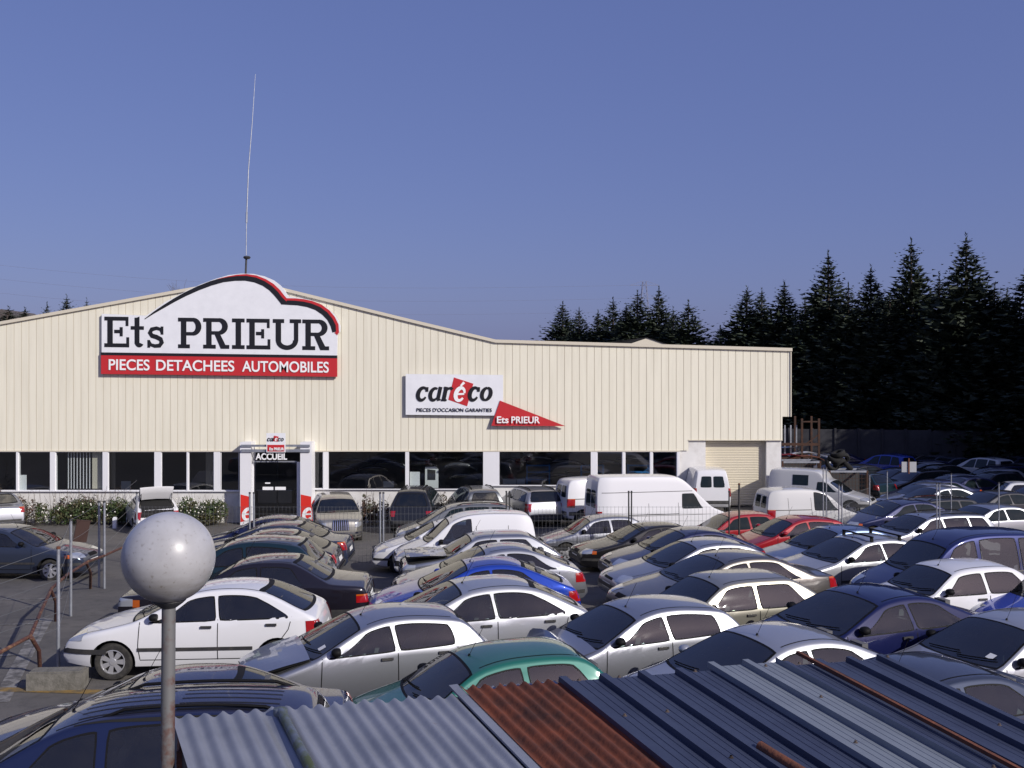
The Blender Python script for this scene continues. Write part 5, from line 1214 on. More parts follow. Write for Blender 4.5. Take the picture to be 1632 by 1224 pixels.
# bent rusty barrier
M['barrier'] = mat('barrier_flaking_paint', (.075, .028, .022), .8, noise=(8, (.20, .11, .055), .50, .66))
ba = thing('crash_barrier', 'bent rust brown tube barrier with flaking paint beside the fence', 'barrier', on_z(51, 1055)); bo = ba.location
def bz(u, v, h): return on_z(u, v+0, h)-bo
top_ = [bz(-10, 1045, .62), bz(18, 1030, .66), bz(48, 1014, .72), bz(65, 975, .75), bz(82, 938, .78), bz(108, 915, .8), bz(140, 895, .82), bz(165, 886, .82), bz(205, 868, .8)]
m = MB(); m.tube(top_, .032, 8); m.build('rail', M['barrier'], ba, 60)
for (u, v, h), (u2, v2) in (((50, 1016, .72), (64, 1072)), ((81, 940, .78), (89, 990)), ((138, 897, .82), (144, 938))):
    m = MB(); a = bz(u, v, h); b = on_z(u2, v2)-bo; m.tube([a, (a+b)/2+Vector((.05, 0, .08)), b], .034, 8); m.build('leg', M['barrier'], ba, 60)

# ------------------------------------------------------------------ yard beyond the shop
m = MB(); wa, wb = at(1150, 640, 73), at(1720, 640, 68)
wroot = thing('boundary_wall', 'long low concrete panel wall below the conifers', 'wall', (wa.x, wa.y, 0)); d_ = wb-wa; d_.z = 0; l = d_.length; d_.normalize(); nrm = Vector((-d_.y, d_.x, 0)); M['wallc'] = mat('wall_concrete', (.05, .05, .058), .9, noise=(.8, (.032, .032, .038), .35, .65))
n = 15
for k in range(n):
    a = d_*(l*k/n+.06); b = d_*(l*(k+1)/n-.06); m = MB(); z0, z1 = -1.7, 1.5
    m.add([a+Vector((0, 0, z0)), b+Vector((0, 0, z0)), b+Vector((0, 0, z1)), a+Vector((0, 0, z1)), a+nrm*.1+Vector((0, 0, z0)), b+nrm*.1+Vector((0, 0, z0)), b+nrm*.1+Vector((0, 0, z1)), a+nrm*.1+Vector((0, 0, z1))], [(0,1,2,3), (3,2,6,7), (5,4,7,6)])
    for zz in (-.6, .45):
        m.add([a-nrm*.004+Vector((0, 0, zz)), b-nrm*.004+Vector((0, 0, zz)), b-nrm*.004+Vector((0, 0, zz+.03)), a-nrm*.004+Vector((0, 0, zz+.03))], [(0,1,2,3)], 1)
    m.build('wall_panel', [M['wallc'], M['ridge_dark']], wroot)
    m = MB(); a = d_*(l*k/n); m.box(a.x-.07, a.x+.07, a.y-.08, a.y+.12, -1.8, 1.57); m.build('wall_post', M['wallc'], wroot)
M['shade_rust'] = mat('shaded_rusty_steel', (.065, .028, .016), .9, noise=(6, (.03, .018, .014), .35, .7))  # rust colour darkened to stand in for shade on rack and cages
rk = thing('storage_rack', 'rusty steel rack with car parts beside the shop corner', 'rack', (fxy(1275, 48), 44, .9)); K = 48/F
def rb(u0, v0, u1, v1, w_, dy=0, mm='shade_rust', nm='rack_bar'):
    a, b = at(u0, v0, 48), at(u1, v1, 48); a.y += dy; b.y += dy; mb = MB(); mb.bar(a-rk.location, b-rk.location, w_, w_); mb.build(nm, M[mm], rk)
for u in (1305, 1278): rb(u, 667, u, 770, .09, nm='upright'); rb(u+4, 665, u+4, 764, .09, 1.6, nm='upright')
rb(1277, 672, 1306, 672, .06); rb(1244, 708, 1306, 708, .12); rb(1284, 708, 1305, 692, .05); rb(1244, 735, 1306, 735, .1); rb(1244, 735, 1306, 733, .1, 1.6)
for u in (1253.5, 1263, 1272, 1281.5): rb(u, 678, u, 724, .06, .3, 'steel', 'steel_upright')
def wreck(u, v, d, lab, mm, sc):
    mb = MB(); pts = [(-.9, 0, 0), (-.5, .05, .16), (.1, .05, .2), (.6, 0, .12), (.9, -.02, -.02)]
    rows = [[(x, yy, z-.25*(yy+.0)**2) for x, _, z in pts] for yy in (-.4, -.15, .1, .35)]; mb.grid(rows); mb.grid([[(x, y, z-.03) for x, y, z in r_] for r_ in rows])
    o = mb.build('body_panel', mm, smooth=50); o.location = at(u, v, d); o.scale = (sc, sc, sc); tag(o, lab, 'car part', 'body panels on the rack')
wreck(1256, 728, 47.8, 'red car wing lying on the rusty rack', P_('red'), .8); wreck(1283, 731, 47.8, 'orange brown panel lying on the rusty rack', M['rust'], .9); wreck(1282, 725, 48.3, 'white roof panel lying on the rusty rack', P_('white'), .9); wreck(1254, 716, 48.3, 'grey wing on the upper shelf of the rusty rack', P_('silver'), .7)
def cage(u0, u1, v0, v1, d, lab, mm='shade_rust'):
    a, b = at(u0, v0, d), at(u1, v1, d); cx = (a.x+b.x)/2; r_ = thing('mesh_cage', lab, 'cage', (cx, d, b.z)); hw = (b.x-a.x)/2; h = a.z-b.z
    for sx in (-1, 1):
        for sy in (0, 1.2): m = MB(); m.box(sx*hw-.04, sx*hw+.04, sy-.04, sy+.04, 0, h); m.build('corner_post', M[mm], r_)
    m = MB()
    for sy in (0, 1.2):
        m.box(-hw+.041, hw-.041, sy-.04, sy+.04, h-.08, h)
    for sx in (-1, 1): m.box(sx*hw-.03, sx*hw+.03, .041, 1.159, h-.08, h)
    m.build('top_rail', M['steel'], r_)
    m = MB(); k = 0
    while k*.14 < 2*hw: m.box(-hw+k*.14, -hw+k*.14+.012, -.01, .002, 0, h-.08); k += 1
    k = 0
    while k*.16 < h: m.box(-hw+.05, hw-.05, .003, .012, k*.16, k*.16+.012); k += 1
    m.build('mesh_side', M['shade_rust'], r_); m = MB(); m.quad((-hw, 1.0, 0), (hw, 1.0, 0), (hw, 1.0, h*.9), (-hw, 1.0, h*.9)); m.build('back_sheet', M['dark_stuff'], r_)
cage(1247, 1307, 735, 775, 46, 'rusty frame cage standing behind the camper van'); cage(1322, 1382, 750, 792, 45, 'rusty mesh cage right of the camper van')
M['tyrepile'] = mat('old_rubber', (.009, .009, .009), .9)
for k, (u, v, lab) in enumerate(((1325, 740, 'worn tyre at the bottom left of the dark tyre heap'), (1338, 739, 'worn tyre in the middle of the dark tyre heap bottom'), (1350, 741, 'worn tyre at the right foot of the dark tyre heap'), (1330, 731, 'worn tyre lying on top left of the tyre heap'), (1343, 731, 'worn tyre lying on top right of the tyre heap'), (1336, 723, 'worn tyre topmost on the tyre heap'))):
    m = MB(); m.lathe([(.18, -.09), (.27, -.1), (.31, -.06), (.31, .06), (.27, .1), (.18, .09), (.18, -.09)], 20); o = m.build('old_tyre', M['tyrepile'], smooth=50); o.location = at(u, v, 46); o.rotation_euler = (rs.uniform(-1.2, 1.2), rs.uniform(-.6, .6), rs.uniform(0, 3)); tag(o, lab, 'tyre', 'heap of worn tyres')
sgn = thing('yard_sign', 'blank grey board on a rusty red post among the far cars', 'sign', (fxy(1448, 44), 44, 1.0)); m = MB(); a, b = at(1437, 752.5, 44), at(1460.5, 736, 44); m.box(a.x-sgn.location.x, b.x-sgn.location.x, -.01, .01, a.z-1, b.z-1); M['greyboard'] = mat('grey_board', (.33, .34, .36), .6); m.build('board', M['greyboard'], sgn)
m = MB(); m.bar((.0, -.04, -.1), (0, -.04, b.z-.85), .05, .04); m.build('post', M['rust'], sgn)

# ------------------------------------------------------------------ trees
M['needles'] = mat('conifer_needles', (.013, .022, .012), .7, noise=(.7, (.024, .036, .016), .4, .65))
M['bark'] = mat('bark', (.06, .045, .035), .9)
def conifer_mesh(seed, h=15., rad=3.6):
    r = random.Random(seed); m = MB(); c = MB()
    whorls = int(h*2.6); lop = [r.uniform(.75, 1.2) for _ in range(9)]
    for i in range(whorls):
        f = (i+.5)/whorls; z = h*(.04+.95*f); env = rad*(1.1*(1-f)**.78+.02)*(1 if f > .12 else .8+f*1.6); nb = int(6+9*(1-f))
        for b in range(nb):
            a = r.uniform(0, 6.283); L = env*lop[int(a/6.284*9)]*r.choice((.62, .78, .9, .95, 1.0, 1.12))*r.uniform(.85, 1.1)+.06; up = r.uniform(.15, .55)+.35*f
            d = Vector((math.cos(a), math.sin(a), 0)); side_ = Vector((-d.y, d.x, 0)); k = max(3, int(L/.24))
            for j in range(k):
                q = (j+.6)/k; p = d*L*q+Vector((0, 0, z+L*q*up*(.4+.6*q)-.12*L*(1-q)))
                wd = (.42*(1.12-q)+.13)*min(1, .22+2.1*(1-f))
                for s_ in (-1, 1):
                    t = (side_*s_*r.uniform(.4, 1)+d*r.uniform(.4, .9)+Vector((0, 0, r.uniform(-.2, .6)))).normalized(); l = wd*r.uniform(.8, 1.5); n_ = t.cross(Vector((r.gauss(0, 1), r.gauss(0, 1), r.gauss(0, 1)))).normalized()*l*.33
                    m.add([p-n_, p+t*l, p+n_], [(0, 1, 2)])
    for j in range(2600):                  # the dense inside of the crown
        f = r.random()**1.5; z = h*(.04+.93*f); rr_ = rad*(1.03*(1-f)**.78)*r.uniform(.1, .80); a = r.uniform(0, 6.283); p = Vector((rr_*math.cos(a), rr_*math.sin(a), z))
        t = Vector((math.cos(a)+r.gauss(0, .5), math.sin(a)+r.gauss(0, .5), r.uniform(.2, 1.2))).normalized()*r.uniform(.35, .75)*min(1, .2+2.1*(1-f)); n_ = t.cross(Vector((r.gauss(0, 1), r.gauss(0, 1), r.gauss(0, 1)))).normalized()*.16*min(1, .2+2.1*(1-f))
        m.add([p-n_, p+t, p+n_], [(0, 1, 2)])
    for j in range(14):
        p = Vector((0, 0, h*(.96+.004*j))); a = r.uniform(0, 6.28); t = Vector((math.cos(a)*.45, math.sin(a)*.3, 1)).normalized()*.22; n_ = Vector((-math.sin(a), math.cos(a), 0))*.035; m.add([p-n_, p+t, p+n_], [(0, 1, 2)])
    c.tube([(0, 0, 0), (0, 0, h*.5), (0, 0, h*.97)], [.22, .13, .02], 8)
    return m.mesh('crown', [M['needles']], 'raw'), c.mesh('trunk', [M['bark']], 60)
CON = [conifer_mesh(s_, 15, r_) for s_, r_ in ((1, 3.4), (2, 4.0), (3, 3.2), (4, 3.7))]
def conifer(x, y, h, wide, k, label, group):
    z = ground_z(x, y); root = thing('conifer_tree', label, 'tree', (x, y, z), group, rz=rs.uniform(0, 6.28)); s_ = h/15; root.scale = (s_*wide, s_*wide, s_)
    for nm, me in zip(('crown', 'trunk'), CON[k % 4]):
        o = bpy.data.objects.new(nm, me); COL.objects.link(o); o.parent = root
def tree_d(u): return 1/(.0087+(u-870)/762*(.01389-.0087))
TR = [(897, 483, 1.1, 'first conifer from the left of the distant row over the flat roof'), (923, 492, .8, 'small narrow conifer second in the distant row'), (953, 497, .9, 'low conifer third in the distant row'), (977, 477, 1.0, 'pointed conifer fourth in the distant row'), (998, 487, .9, 'conifer just left of the distant pylon'), (1016, 466, 1.05, 'conifer covering the foot of the distant pylon'), (1050, 460, .95, 'tallest slim conifer right of the pylon'), (1073, 492, .8, 'low dark conifer in the gap right of the pylon'), (1097, 482, 1.15, 'last broad conifer before the gap in the row'),
      (1148, 522, .9, 'short conifer at the left end of the dark row'), (1190, 460, 1.25, 'broad conifer at the left of the dark row behind the shop corner'), (1214, 462, .95, 'conifer leaning close to the broad left one'), (1250, 451, 1.15, 'rounded conifer above the shop corner'), (1283, 480, 1.0, 'low filling conifer right of the shop corner'), (1320, 405, 1.1, 'tall pointed conifer right of the shop corner'), (1352, 455, .9, 'short conifer in the dip between two tall ones'), (1388, 427, 1.0, 'conifer with a bushy forked top'), (1418, 470, 1.0, 'low dark conifer filling between the tall tops'), (1452, 384, 1.05, 'tall conifer with ragged spreading branches'), (1497, 440, 1.0, 'conifer in the notch left of the tallest one'), (1540, 378, 1.1, 'tallest conifer of the dark row'), (1585, 455, 1.0, 'low conifer in the notch right of the tallest one'), (1634, 432, 1.1, 'conifer cut by the right picture edge')]
for i, (u, v, wd, lab) in enumerate(TR):
    d = tree_d(u)+rs.uniform(-2.0, 2.0); top = at(u, v, d); h = top.z-ground_z(top.x, d); conifer(top.x, d, h, wd*(1.75 if h > 12 else 2.1)*15/h, i, lab, 'dark conifers beyond the yard')
for i, u in enumerate((1160, 1205, 1235, 1268, 1300, 1338, 1370, 1405, 1435, 1475, 1520, 1562, 1605, 1650)):     # second rank that closes the gaps
    d = tree_d(u)+5.5+rs.uniform(-1, 1); h = rs.uniform(9, 11)+(2 if u > 1290 else -1); x = fxy(u, d); conifer(x, d, h, 1.9, i+1, 'shorter conifer of the rear rank behind the dark row', 'dark conifers beyond the yard')
bs = random.Random(21)
for i in range(13):      # the row runs on outside the frame and shades the far yard
    f = i/12;  x = 39-4*f; y = 67-27*f; conifer(x+bs.uniform(-1, 1), y, 16+bs.uniform(-1, 2), 1.35, i, 'conifer of the same row standing outside the right picture edge', 'dark conifers beyond the yard')
def bare_tree(x, y, h, label, seed, z=0):
    r = random.Random(seed); root = thing('bare_tree', label, 'tree', (x, y, z), 'leafless trees behind the shop'); t = MB(); c = MB()
    def grow(p, d, l, rad, lev):
        q = p+d*l; (t if lev < 2 else c).tube([p, (p+q)/2+Vector((r.uniform(-.05, .05), r.uniform(-.05, .05), 0))*l, q], [rad, rad*.8, rad*.6], 5, caps=False)
        if lev < 5:
            for _ in range(3 if lev < 4 else 4):
                nd = (d+Vector((r.gauss(0, .42), r.gauss(0, .42), r.uniform(-.05, .35)))).normalized(); grow(q if r.random() < .6 else (p+q)/2, nd, l*r.uniform(.6, .85), rad*.55, lev+1)
    grow(Vector((0, 0, 0)), Vector((0, 0, 1)), h*.28, h*.016, 0); t.build('trunk', M['bark'], root); c.build('twigs', M['twig'], root)
for u, v, d, lab, sd_ in ((285, 447, 90, 'faint leafless tree peeping over the left roof slope', 1), (25, 478, 120, 'leafless tree beside the distant house', 2), (62, 486, 115, 'leafless tree left of the small distant conifers', 3), (595, 484, 130, 'thin leafless tree top over the right roof slope', 4), (748, 532, 220, 'faint leafless tree left of the low wooded hill', 5)):
    p = at(u, v, d); bare_tree(p.x, d, p.z*1.12, lab, sd_)
for u, v, d, wd, lab in ((75, 485, 100, 1.0, 'small conifer left of the taller one over the left roof edge'), (106, 473, 100, 1.2, 'dark conifer rising over the left roof slope'), (138, 478, 100, .7, 'tiny conifer tip over the left roof slope'), (40, 493, 122, 1.9, 'bushy evergreen right of the distant house'), (14, 491, 122, 2.2, 'bushy evergreen half hiding the distant house roof')):
    p = at(u, v, d); conifer(p.x, d, p.z-ground_z(p.x, d), wd*1.4, int(u), lab, 'small conifers behind the shop')
hs = thing('distant_house', 'distant house with a pale roof edge at the far left', 'house', (fxy(5, 130), 130, 0)); zt = at(0, 503, 130).z; m = MB(); m.box(-4, 4, 0, 8, 0, zt-1.5); m.build('wall', M['trim'], hs); M['tile'] = mat('roof_tile', (.10, .085, .08), .8)
m = MB(); m.prism([(-4.6, zt-1.6), (4.6, zt-1.6), (0, zt+.8)], -.5, 8.5); m.build('roof', M['tile'], hs); m = MB(); m.box(-.8, .4, -.01, .0, zt-3.4, zt-2.2); m.build('window', M['glass'], hs)
# pylon and lines
pr = at(1027, 449, 260); py = thing('power_pylon', 'faint lattice power pylon far behind the conifers', 'pylon', (pr.x, 260, 0)); M['pyl'] = mat('hazed_pylon_steel', (.20, .22, .32), .7); H_ = pr.z; m = MB()  # distance haze is put into the pale grey-blue colour of pylon and lines
def bx(z): return 2.6*(1-z/H_)+.35
for sx in (-1, 1):
    for sy in (-1, 1): m.bar((sx*bx(0), sy*bx(0), 0), (sx*bx(H_*.97), sy*bx(H_*.97), H_), .14, .14)
n = 12
for k in range(n):
    a, b = H_*k/n, H_*(k+1)/n
    for sx in (-1, 1): m.bar((sx*bx(a), -bx(a), a), (-sx*bx(b), -bx(b), b), .09, .09); m.bar((-bx(a)*1, sx*bx(a), a), (-bx(b), -sx*bx(b), b), .09, .09)
m.build('lattice', M['pyl'], py)
for z in (.97, .86, .75):
    m = MB(); m.bar((-3.6, 0, H_*z), (3.6, 0, H_*z), .12, .12); m.bar((-3.6, 0, H_*z), (0, 0, H_*z+1.2), .08, .08); m.bar((3.6, 0, H_*z), (0, 0, H_*z+1.2), .08, .08); m.build('cross_arm', M['pyl'], py)
for k, (z, sx, lab) in enumerate(((.97, -1, 'highest faint power line crossing the sky to the pylon'), (.86, -1, 'middle faint power line crossing to the pylon'), (.75, -1, 'lowest faint power line crossing to the pylon'))):
    a = Vector((pr.x-3.6, 260, H_*z)); b = Vector((-190, 235, H_*z+12)); m = MB(); n = 24; m.tube([a+(b-a)*i/n-Vector((0, 0, 6*math.sin(math.pi*i/n))) for i in range(n+1)], .022, 4); tag(m.build('power_line', M['pyl']), lab, 'power line', 'power lines')
# ------------------------------------------------------------------ vehicles
# nose towards the left of the picture unless said; anchor pixel, heading of nose-to-tail
car('minivan', 'dusty_blue', ('A', 67, 1180), 6, 'dark blue minivan with roof bars and ribbed roof in the left foreground', 'minivan', sc=1.0)
car('saloon', 'dusty_blue', ('A', 188, 1121), 4, 'dark blue car with dusty roof between the white hatchback and the minivan', name='saloon_car')
car('sprung_hood_hatch', 'silver', ('A', 577, 1004), 19, 'silver hatchback with a sprung bonnet right of the white hatchback', name='hatchback', sticker=True, dusty=True)
car('supermini', 'green', ('A', 756, 1076), 18, 'green small hatchback just behind the rusty roof sheet', name='hatchback', sc=1.04, dusty=True)
car('crumpled_hatch', 'silver', ('A', 1017, 989), 20, 'silver hatchback with a crumpled bonnet facing left', name='hatchback', sc=.99)
car('fastback_hatch', 'pale_silver', ('A', 1242, 1041), 20, 'pale silver car with curved roof just behind the ribbed sheets', name='hatchback', sc=1.05)
car('saloon', 'slate', ('A', 1480, 1104), 20, 'dark grey saloon cut by the bottom right of the ribbed roof', 'car', sc=1.0)
car('family_hatch', 'pale_silver', ('A', 1652, 1012), 20, 'pale silver car with a windscreen sticker at the right picture edge', name='hatchback', sticker=True)
car('notchback_hatch', 'clean_navy', ('A', 1404, 966), 20, 'clean navy five door car right of the champagne hatchback', name='hatchback', sc=1.05)
car('old_supermini', 'white', ('A', 1520, 916), 12, 'white three door hatchback with dusty windscreen below the blue people carrier', name='hatchback', sc=1.02)
car('box_people_carrier', 'dark_blue', ('A', 1512, 872), 12, 'tall blue people carrier with big side windows at the right', 'minivan')
car('supermini', 'bright_blue', ('A', 1730, 930), 14, 'bright blue car nose behind the white three door hatchback', name='hatchback')
# first row on the left
car('family_hatch', 'white', ('W', 178, 1086), 4, 'clean white hatchback behind the globe lamp', name='hatchback', sc=1.02)
car('executive_saloon', 'plum', ('R', 470, 900), 3, 'long dark plum saloon with dusty boot lid', sc=1.0, dusty=True)
car('small_hatch', 'teal', ('R', 470, 869), 2, 'dark teal hatchback with dusty roof behind the plum saloon', name='hatchback', sc=1.1, dusty=True)
car('fastback_hatch', 'plum', ('R', 464, 854), 2, 'blackish hatchback with red tail lamps in the left row', name='hatchback', dusty=True)
car('saloon', 'dusty_slate', ('R', 474, 839), 1, 'blue grey saloon second from the back in the left row', dusty=True)
car('fastback_hatch', 'navy', ('R', 462, 829), 1, 'navy hatchback farthest back in the left row', name='hatchback', dusty=True)
car('saloon', 'slate', ('W', 78, 925), 178, 'dark grey blue saloon with alloy wheels facing right', sc=.98, dusty=True)
car('saloon', 'silver', ('T', 5, 848), -55, 'grey saloon tail at the left picture edge', dusty=True)
car('open_boot_hatch', 'white', ('T', 252, 852), -64, 'white hatchback with its tailgate wide open', name='hatchback', dusty=True)
# row along the shop front
car('retro_hatch', 'grey_beige', ('N', 543, 866), 104, 'silver beige retro hatchback with a chrome grille facing the camera', name='hatchback')
car('minivan', 'charcoal', ('T', 654, 852), -92, 'charcoal minivan seen from behind with yellow number plate', sc=.97)
car('compact_minivan', 'grey', ('T', 775, 848), -76, 'grey minivan with roof rails seen from behind', 'minivan', dusty=True)
car('estate', 'silver', ('T', 872, 842), -74, 'silver estate with roof rails seen from behind')
car('panel_van', 'white', ('R', 909, 772), 200, 'small white van half hidden left of the tall van', 'van')
car('high_roof_van', 'white', ('R', 970, 763), 194, 'tall long white van with twin dark rear windows', 'van', sc=.90)
car('panel_van', 'white', ('T', 1136, 822), -90, 'white van with two rear door windows before the roller shutter', 'van')
car('panel_van', 'dull_white', ('R', 1228, 789), 190, 'white van with dark rear windows behind the red hatchbacks', 'van', sc=.95)
car('raised_back_van', 'dull_white', ('A', 1322, 772), 150, 'dull white camper van with one small side window', 'van', sc=1.0)
# middle row
car('compact_minivan', 'grey', ('A', 712, 811), 8, 'grey minivan roof with black rail behind the white van', 'minivan', dusty=True)
car('small_hatch', 'white', ('A', 693, 838), 8, 'white hatchback nose just left of the white van', name='hatchback', dusty=True)
car('panel_van', 'white', ('A', 717, 833), 9, 'white van with an orange front indicator in the middle row', 'van', sc=.96, dusty=True)
car('open_hood_hatch', 'dusty_silver', ('A', 753, 860), 10, 'silver hatchback with its bonnet ajar below the white van', name='hatchback', dusty=True)
car('fastback_hatch', 'dusty_silver', ('A', 775, 882), 10, 'silver fastback between the open bonnet car and the blue one', name='hatchback', dusty=True)
car('fastback_hatch', 'blue', ('A', 747, 908), 9, 'bright blue fastback with red tail lamp', name='hatchback', dusty=True)
car('family_hatch', 'pale_silver', ('A', 739, 948), 14, 'pale grey hatchback with rounded rear windows below the blue fastback', name='hatchback', sc=1.05, dusty=True)
# third row
car('supermini', 'silver', ('A', 942, 830), 10, 'silver three door hatchback below the tall white van', name='hatchback', sc=.98)
car('saloon', 'black', ('A', 1030, 842), 12, 'black saloon in the third row beside the navy hatchback', sc=.93)
car('fastback_hatch', 'navy', ('A', 1094, 852), 12, 'navy hatchback with dusty roof behind the grey one', name='hatchback')
car('family_hatch', 'silver', ('A', 1113, 873), 13, 'grey silver hatchback nose to nose with the silver fastback tail', name='hatchback')
car('saloon', 'taupe', ('A', 1158, 898), 16, 'taupe saloon with a dusty roof in the third row')
car('boxy_hatch', 'champagne', ('A', 1150, 937), 17, 'champagne boxy hatchback with bright window frames', name='hatchback')
# fourth row
car('supermini', 'red', ('A', 1165, 825), 10, 'smaller red hatchback at the nose of the tall white van', name='hatchback', sc=.98)
car('small_hatch', 'red', ('A', 1265, 833), 13, 'dark red hatchback with a red mirror', name='hatchback')
car('family_hatch', 'blue_silver', ('A', 1338, 849), 15, 'blue silver hatchback right of the dark red one', name='hatchback')
car('barred_hatch', 'pale_silver', ('A', 1377, 866), 15, 'silver hatchback with black roof bars', name='hatchback')
car('estate', 'silver', ('A', 1479, 827), 13, 'silver estate with roof rails behind the blue people carrier')
car('saloon', 'navy', ('A', 1352, 813), 12, 'navy saloon above the blue silver hatchback')
car('estate', 'charcoal', ('A', 1475, 801), 13, 'charcoal estate just behind the silver railed estate')
car('saloon', 'charcoal', ('A', 1592, 789), 12, 'dark saloon behind the silver framed saloon at the right')
car('saloon', 'silver', ('A', 1581, 812), 12, 'silver edged saloon at the right picture edge')
car('supermini', 'red', ('A', 1405, 788), 14, 'red hatchback standing behind the silver railed estate', name='hatchback')
car('saloon', 'silver', ('A', 1446, 771), 14, 'silver saloon farther back than the red hatchback behind the estate')
car('family_hatch', 'silver', ('A', 1498, 781), 14, 'silver hatchback with round rear glass before the white one', name='hatchback')
car('supermini', 'white', ('A', 1600, 765), 172, 'white hatchback with round back facing right', name='hatchback', lod=0)
car('family_hatch', 'pale_silver', ('A', 1523, 757), 14, 'pale hatchback partly hidden behind the white round backed one', name='hatchback')
car('saloon', 'dark_blue', ('A', 1660, 775), 14, 'blue car bonnet right of the white round backed hatchback')
# far yard in the shade
FAR = [('saloon', 'slate', 1334, 713, 165, 'grey saloon beside the wall at the far left of the yard'), ('saloon', 'navy', 1372, 714, 20, 'navy saloon close under the boundary wall'), ('minivan', 'white', 1366, 725, -70, 'bright white minivan tail among the shaded cars'), ('family_hatch', 'dark_blue', 1426, 711, 15, 'dark blue hatchback under the wall beside the navy saloon'),
  ('compact_minivan', 'bright_blue', 1436, 723, -60, 'blue minivan seen from behind in the shade'), ('saloon', 'navy', 1402, 724, 15, 'navy saloon left of the blue minivan'), ('family_hatch', 'pale_silver', 1402, 733, 15, 'pale roofed hatchback below the blue minivan'), ('saloon', 'black', 1466, 717, 12, 'black saloon in the shade above the grey board'), ('estate', 'slate', 1494, 712, 14, 'grey blue estate under the wall with a pillar showing'),
  ('compact_minivan', 'dull_white', 1513, 722, -68, 'white roofed minivan seen from behind in the shade'), ('family_hatch', 'black', 1475, 739, 14, 'black hatchback right of the grey board'), ('supermini', 'pale_silver', 1524, 743, 14, 'pale roofed small car in the middle of the yard'), ('compact_minivan', 'dull_white', 1582, 728, -72, 'second white roofed minivan farther right in the shade'), ('saloon', 'navy', 1560, 714, 12, 'navy saloon against the wall right of the pale roofs'),
  ('saloon', 'black', 1606, 720, 12, 'black saloon against the wall near the right edge'), ('estate', 'black', 1590, 744, 15, 'black estate right of the pale small car'), ('family_hatch', 'navy', 1628, 740, 14, 'navy hatchback at the right edge of the shaded yard'), ('supermini', 'teal', 1396, 755, -60, 'small teal car tail right of the mesh cage'), ('saloon', 'navy', 1440, 757, 14, 'navy saloon below the grey board'),
  ('saloon', 'charcoal', 1622, 757, 14, 'charcoal saloon right behind the white round backed hatchback'), ('family_hatch', 'slate', 1545, 731, 14, 'slate hatchback between the two white roofed minivans'), ('saloon', 'charcoal', 1383, 741, 16, 'charcoal saloon right of the tyre heap'), ('family_hatch', 'black', 1320, 722, 15, 'black hatchback behind the rusty rack')]
FAR += [('supermini', 'navy', 1361, 742, 19, 'navy small car left of the tyre heap front'), ('saloon', 'charcoal', 1418, 742, 17, 'dark saloon tucked behind the grey board'), ('family_hatch', 'navy', 1452, 731, 15, 'dark hatchback touching the blue minivan'), ('saloon', 'slate', 1488, 727, 13, 'slate saloon just left of the first pale minivan'), ('family_hatch', 'black', 1537, 722, 20, 'black hatchback right of the first pale minivan roof'), ('estate', 'navy', 1562, 739, 18, 'navy estate below the gap between pale minivans'), ('saloon', 'black', 1606, 735, 16, 'dark saloon below the second pale minivan'), ('family_hatch', 'navy', 1505, 757, 14, 'navy hatchback behind the pale round glass car'), ('supermini', 'charcoal', 1548, 752, 12, 'charcoal small car just above the white round backed one'), ('estate', 'black', 1460, 748, 19, 'black estate between the board and the pale small car'), ('family_hatch', 'slate', 1415, 714, 17, 'slate hatchback under the wall left of the blue minivan'), ('family_hatch', 'navy', 1580, 713, 20, 'navy hatchback against the wall behind the pale minivan'), ('supermini', 'black', 1628, 727, 18, 'dark small car at the right edge under the wall')]
for tn, colr, u, v, yw, lab in FAR: car(tn, colr, ('H', u, v), yw, lab, 'minivan' if 'minivan' in tn else ('van' if 'van' in tn else 'car'), group='cars stored in the far yard', name=None if 'van' in tn or tn in ('saloon', 'estate') else 'hatchback')

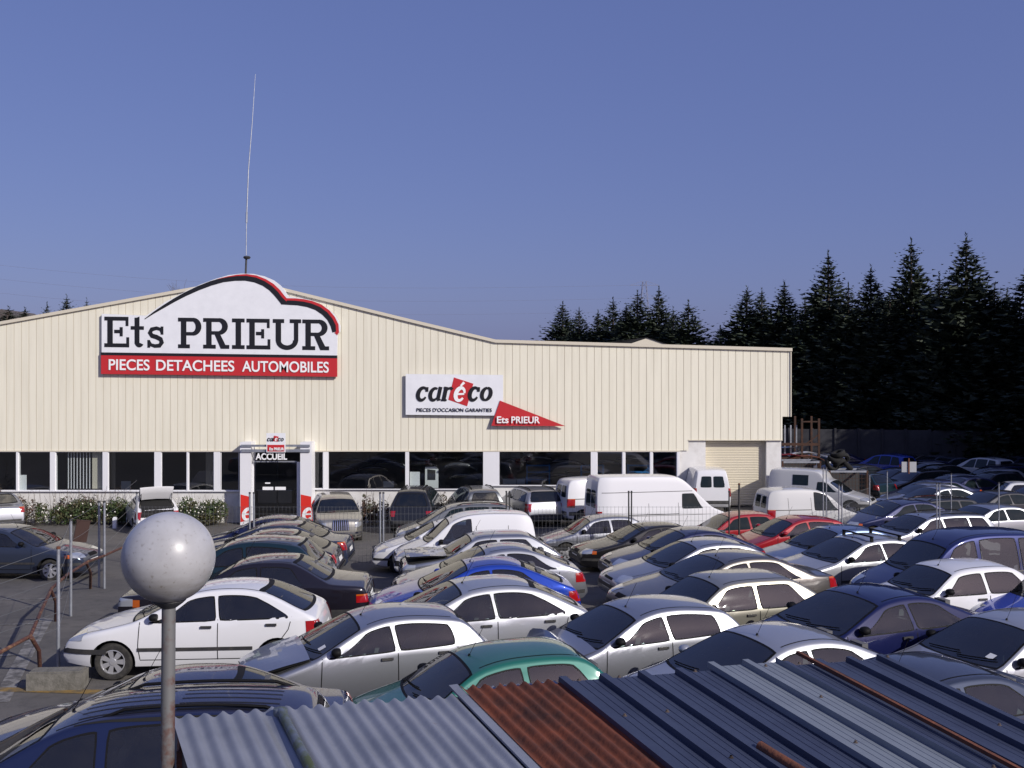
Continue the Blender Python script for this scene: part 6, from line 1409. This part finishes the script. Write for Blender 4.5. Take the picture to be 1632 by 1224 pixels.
# ------------------------------------------------------------------ park the far yard without cars standing inside one another
def footprint(o):
    b = [c for c in o.children if c.name.split('.')[0] == 'body'][0].data.vertices; L = max(v.co.x for v in b); W = max(v.co.y for v in b); s_ = o.scale.x; a = o.rotation_euler.z
    return L*s_/2+.06, W*s_+.08, Vector((math.cos(a), math.sin(a))), Vector((-math.sin(a), math.cos(a)))
PK = []; MOVE = ('red hatchback standing behind the silver railed estate', 'navy saloon above the blue silver hatchback')
for o in [o for o in bpy.data.objects if o.parent is None and o.get('category') in ('car', 'van', 'minivan')]:
    hl, hw, ex_, ey_ = footprint(o); c = Vector(o.location.xy)+ex_*(hl-.06); PK.append([o, c, hl, hw, ex_, ey_, c.y > 45 or o['label'] in MOVE, c.copy()])
def wall_y(x): return 73-(x-14.8)*.222
for it in range(160):
    worst = 0
    for i in range(len(PK)):
        for j in range(i):
            A, B = PK[i], PK[j]
            if not (A[6] or B[6]) or (A[1]-B[1]).length > 6.5: continue
            best = None; dv = A[1]-B[1]
            for n_ in (A[4], A[5], B[4], B[5]):
                ra = A[2]*abs(n_.dot(A[4]))+A[3]*abs(n_.dot(A[5])); rb = B[2]*abs(n_.dot(B[4]))+B[3]*abs(n_.dot(B[5])); pen = ra+rb-abs(dv.dot(n_))
                if pen <= 0: best = None; break
                cost = pen*(1+1.6*abs(n_.x))
                if best is None or cost < best[0]: best = (cost, pen, n_ if dv.dot(n_) > 0 else -n_)
            if best:
                worst = max(worst, best[1]); k = best[1]*.55/((1 if A[6] else 0)+(1 if B[6] else 0))
                if A[6]: A[1] += best[2]*k
                if B[6]: B[1] -= best[2]*k
    for P in PK:
        if P[6]: P[1].y = min(P[1].y, wall_y(P[1].x)-1.5); P[1].x = max(P[1].x, 13.6 if P[1].y < 50 else 14.5); P[1].y = max(P[1].y, 30)
    if worst < .03: break
for o, c, hl, hw, ex_, ey_, mv, c0 in PK:
    if mv: p = c-ex_*(hl-.06); o.location = (p.x, p.y, ground_z(c.x, c.y))
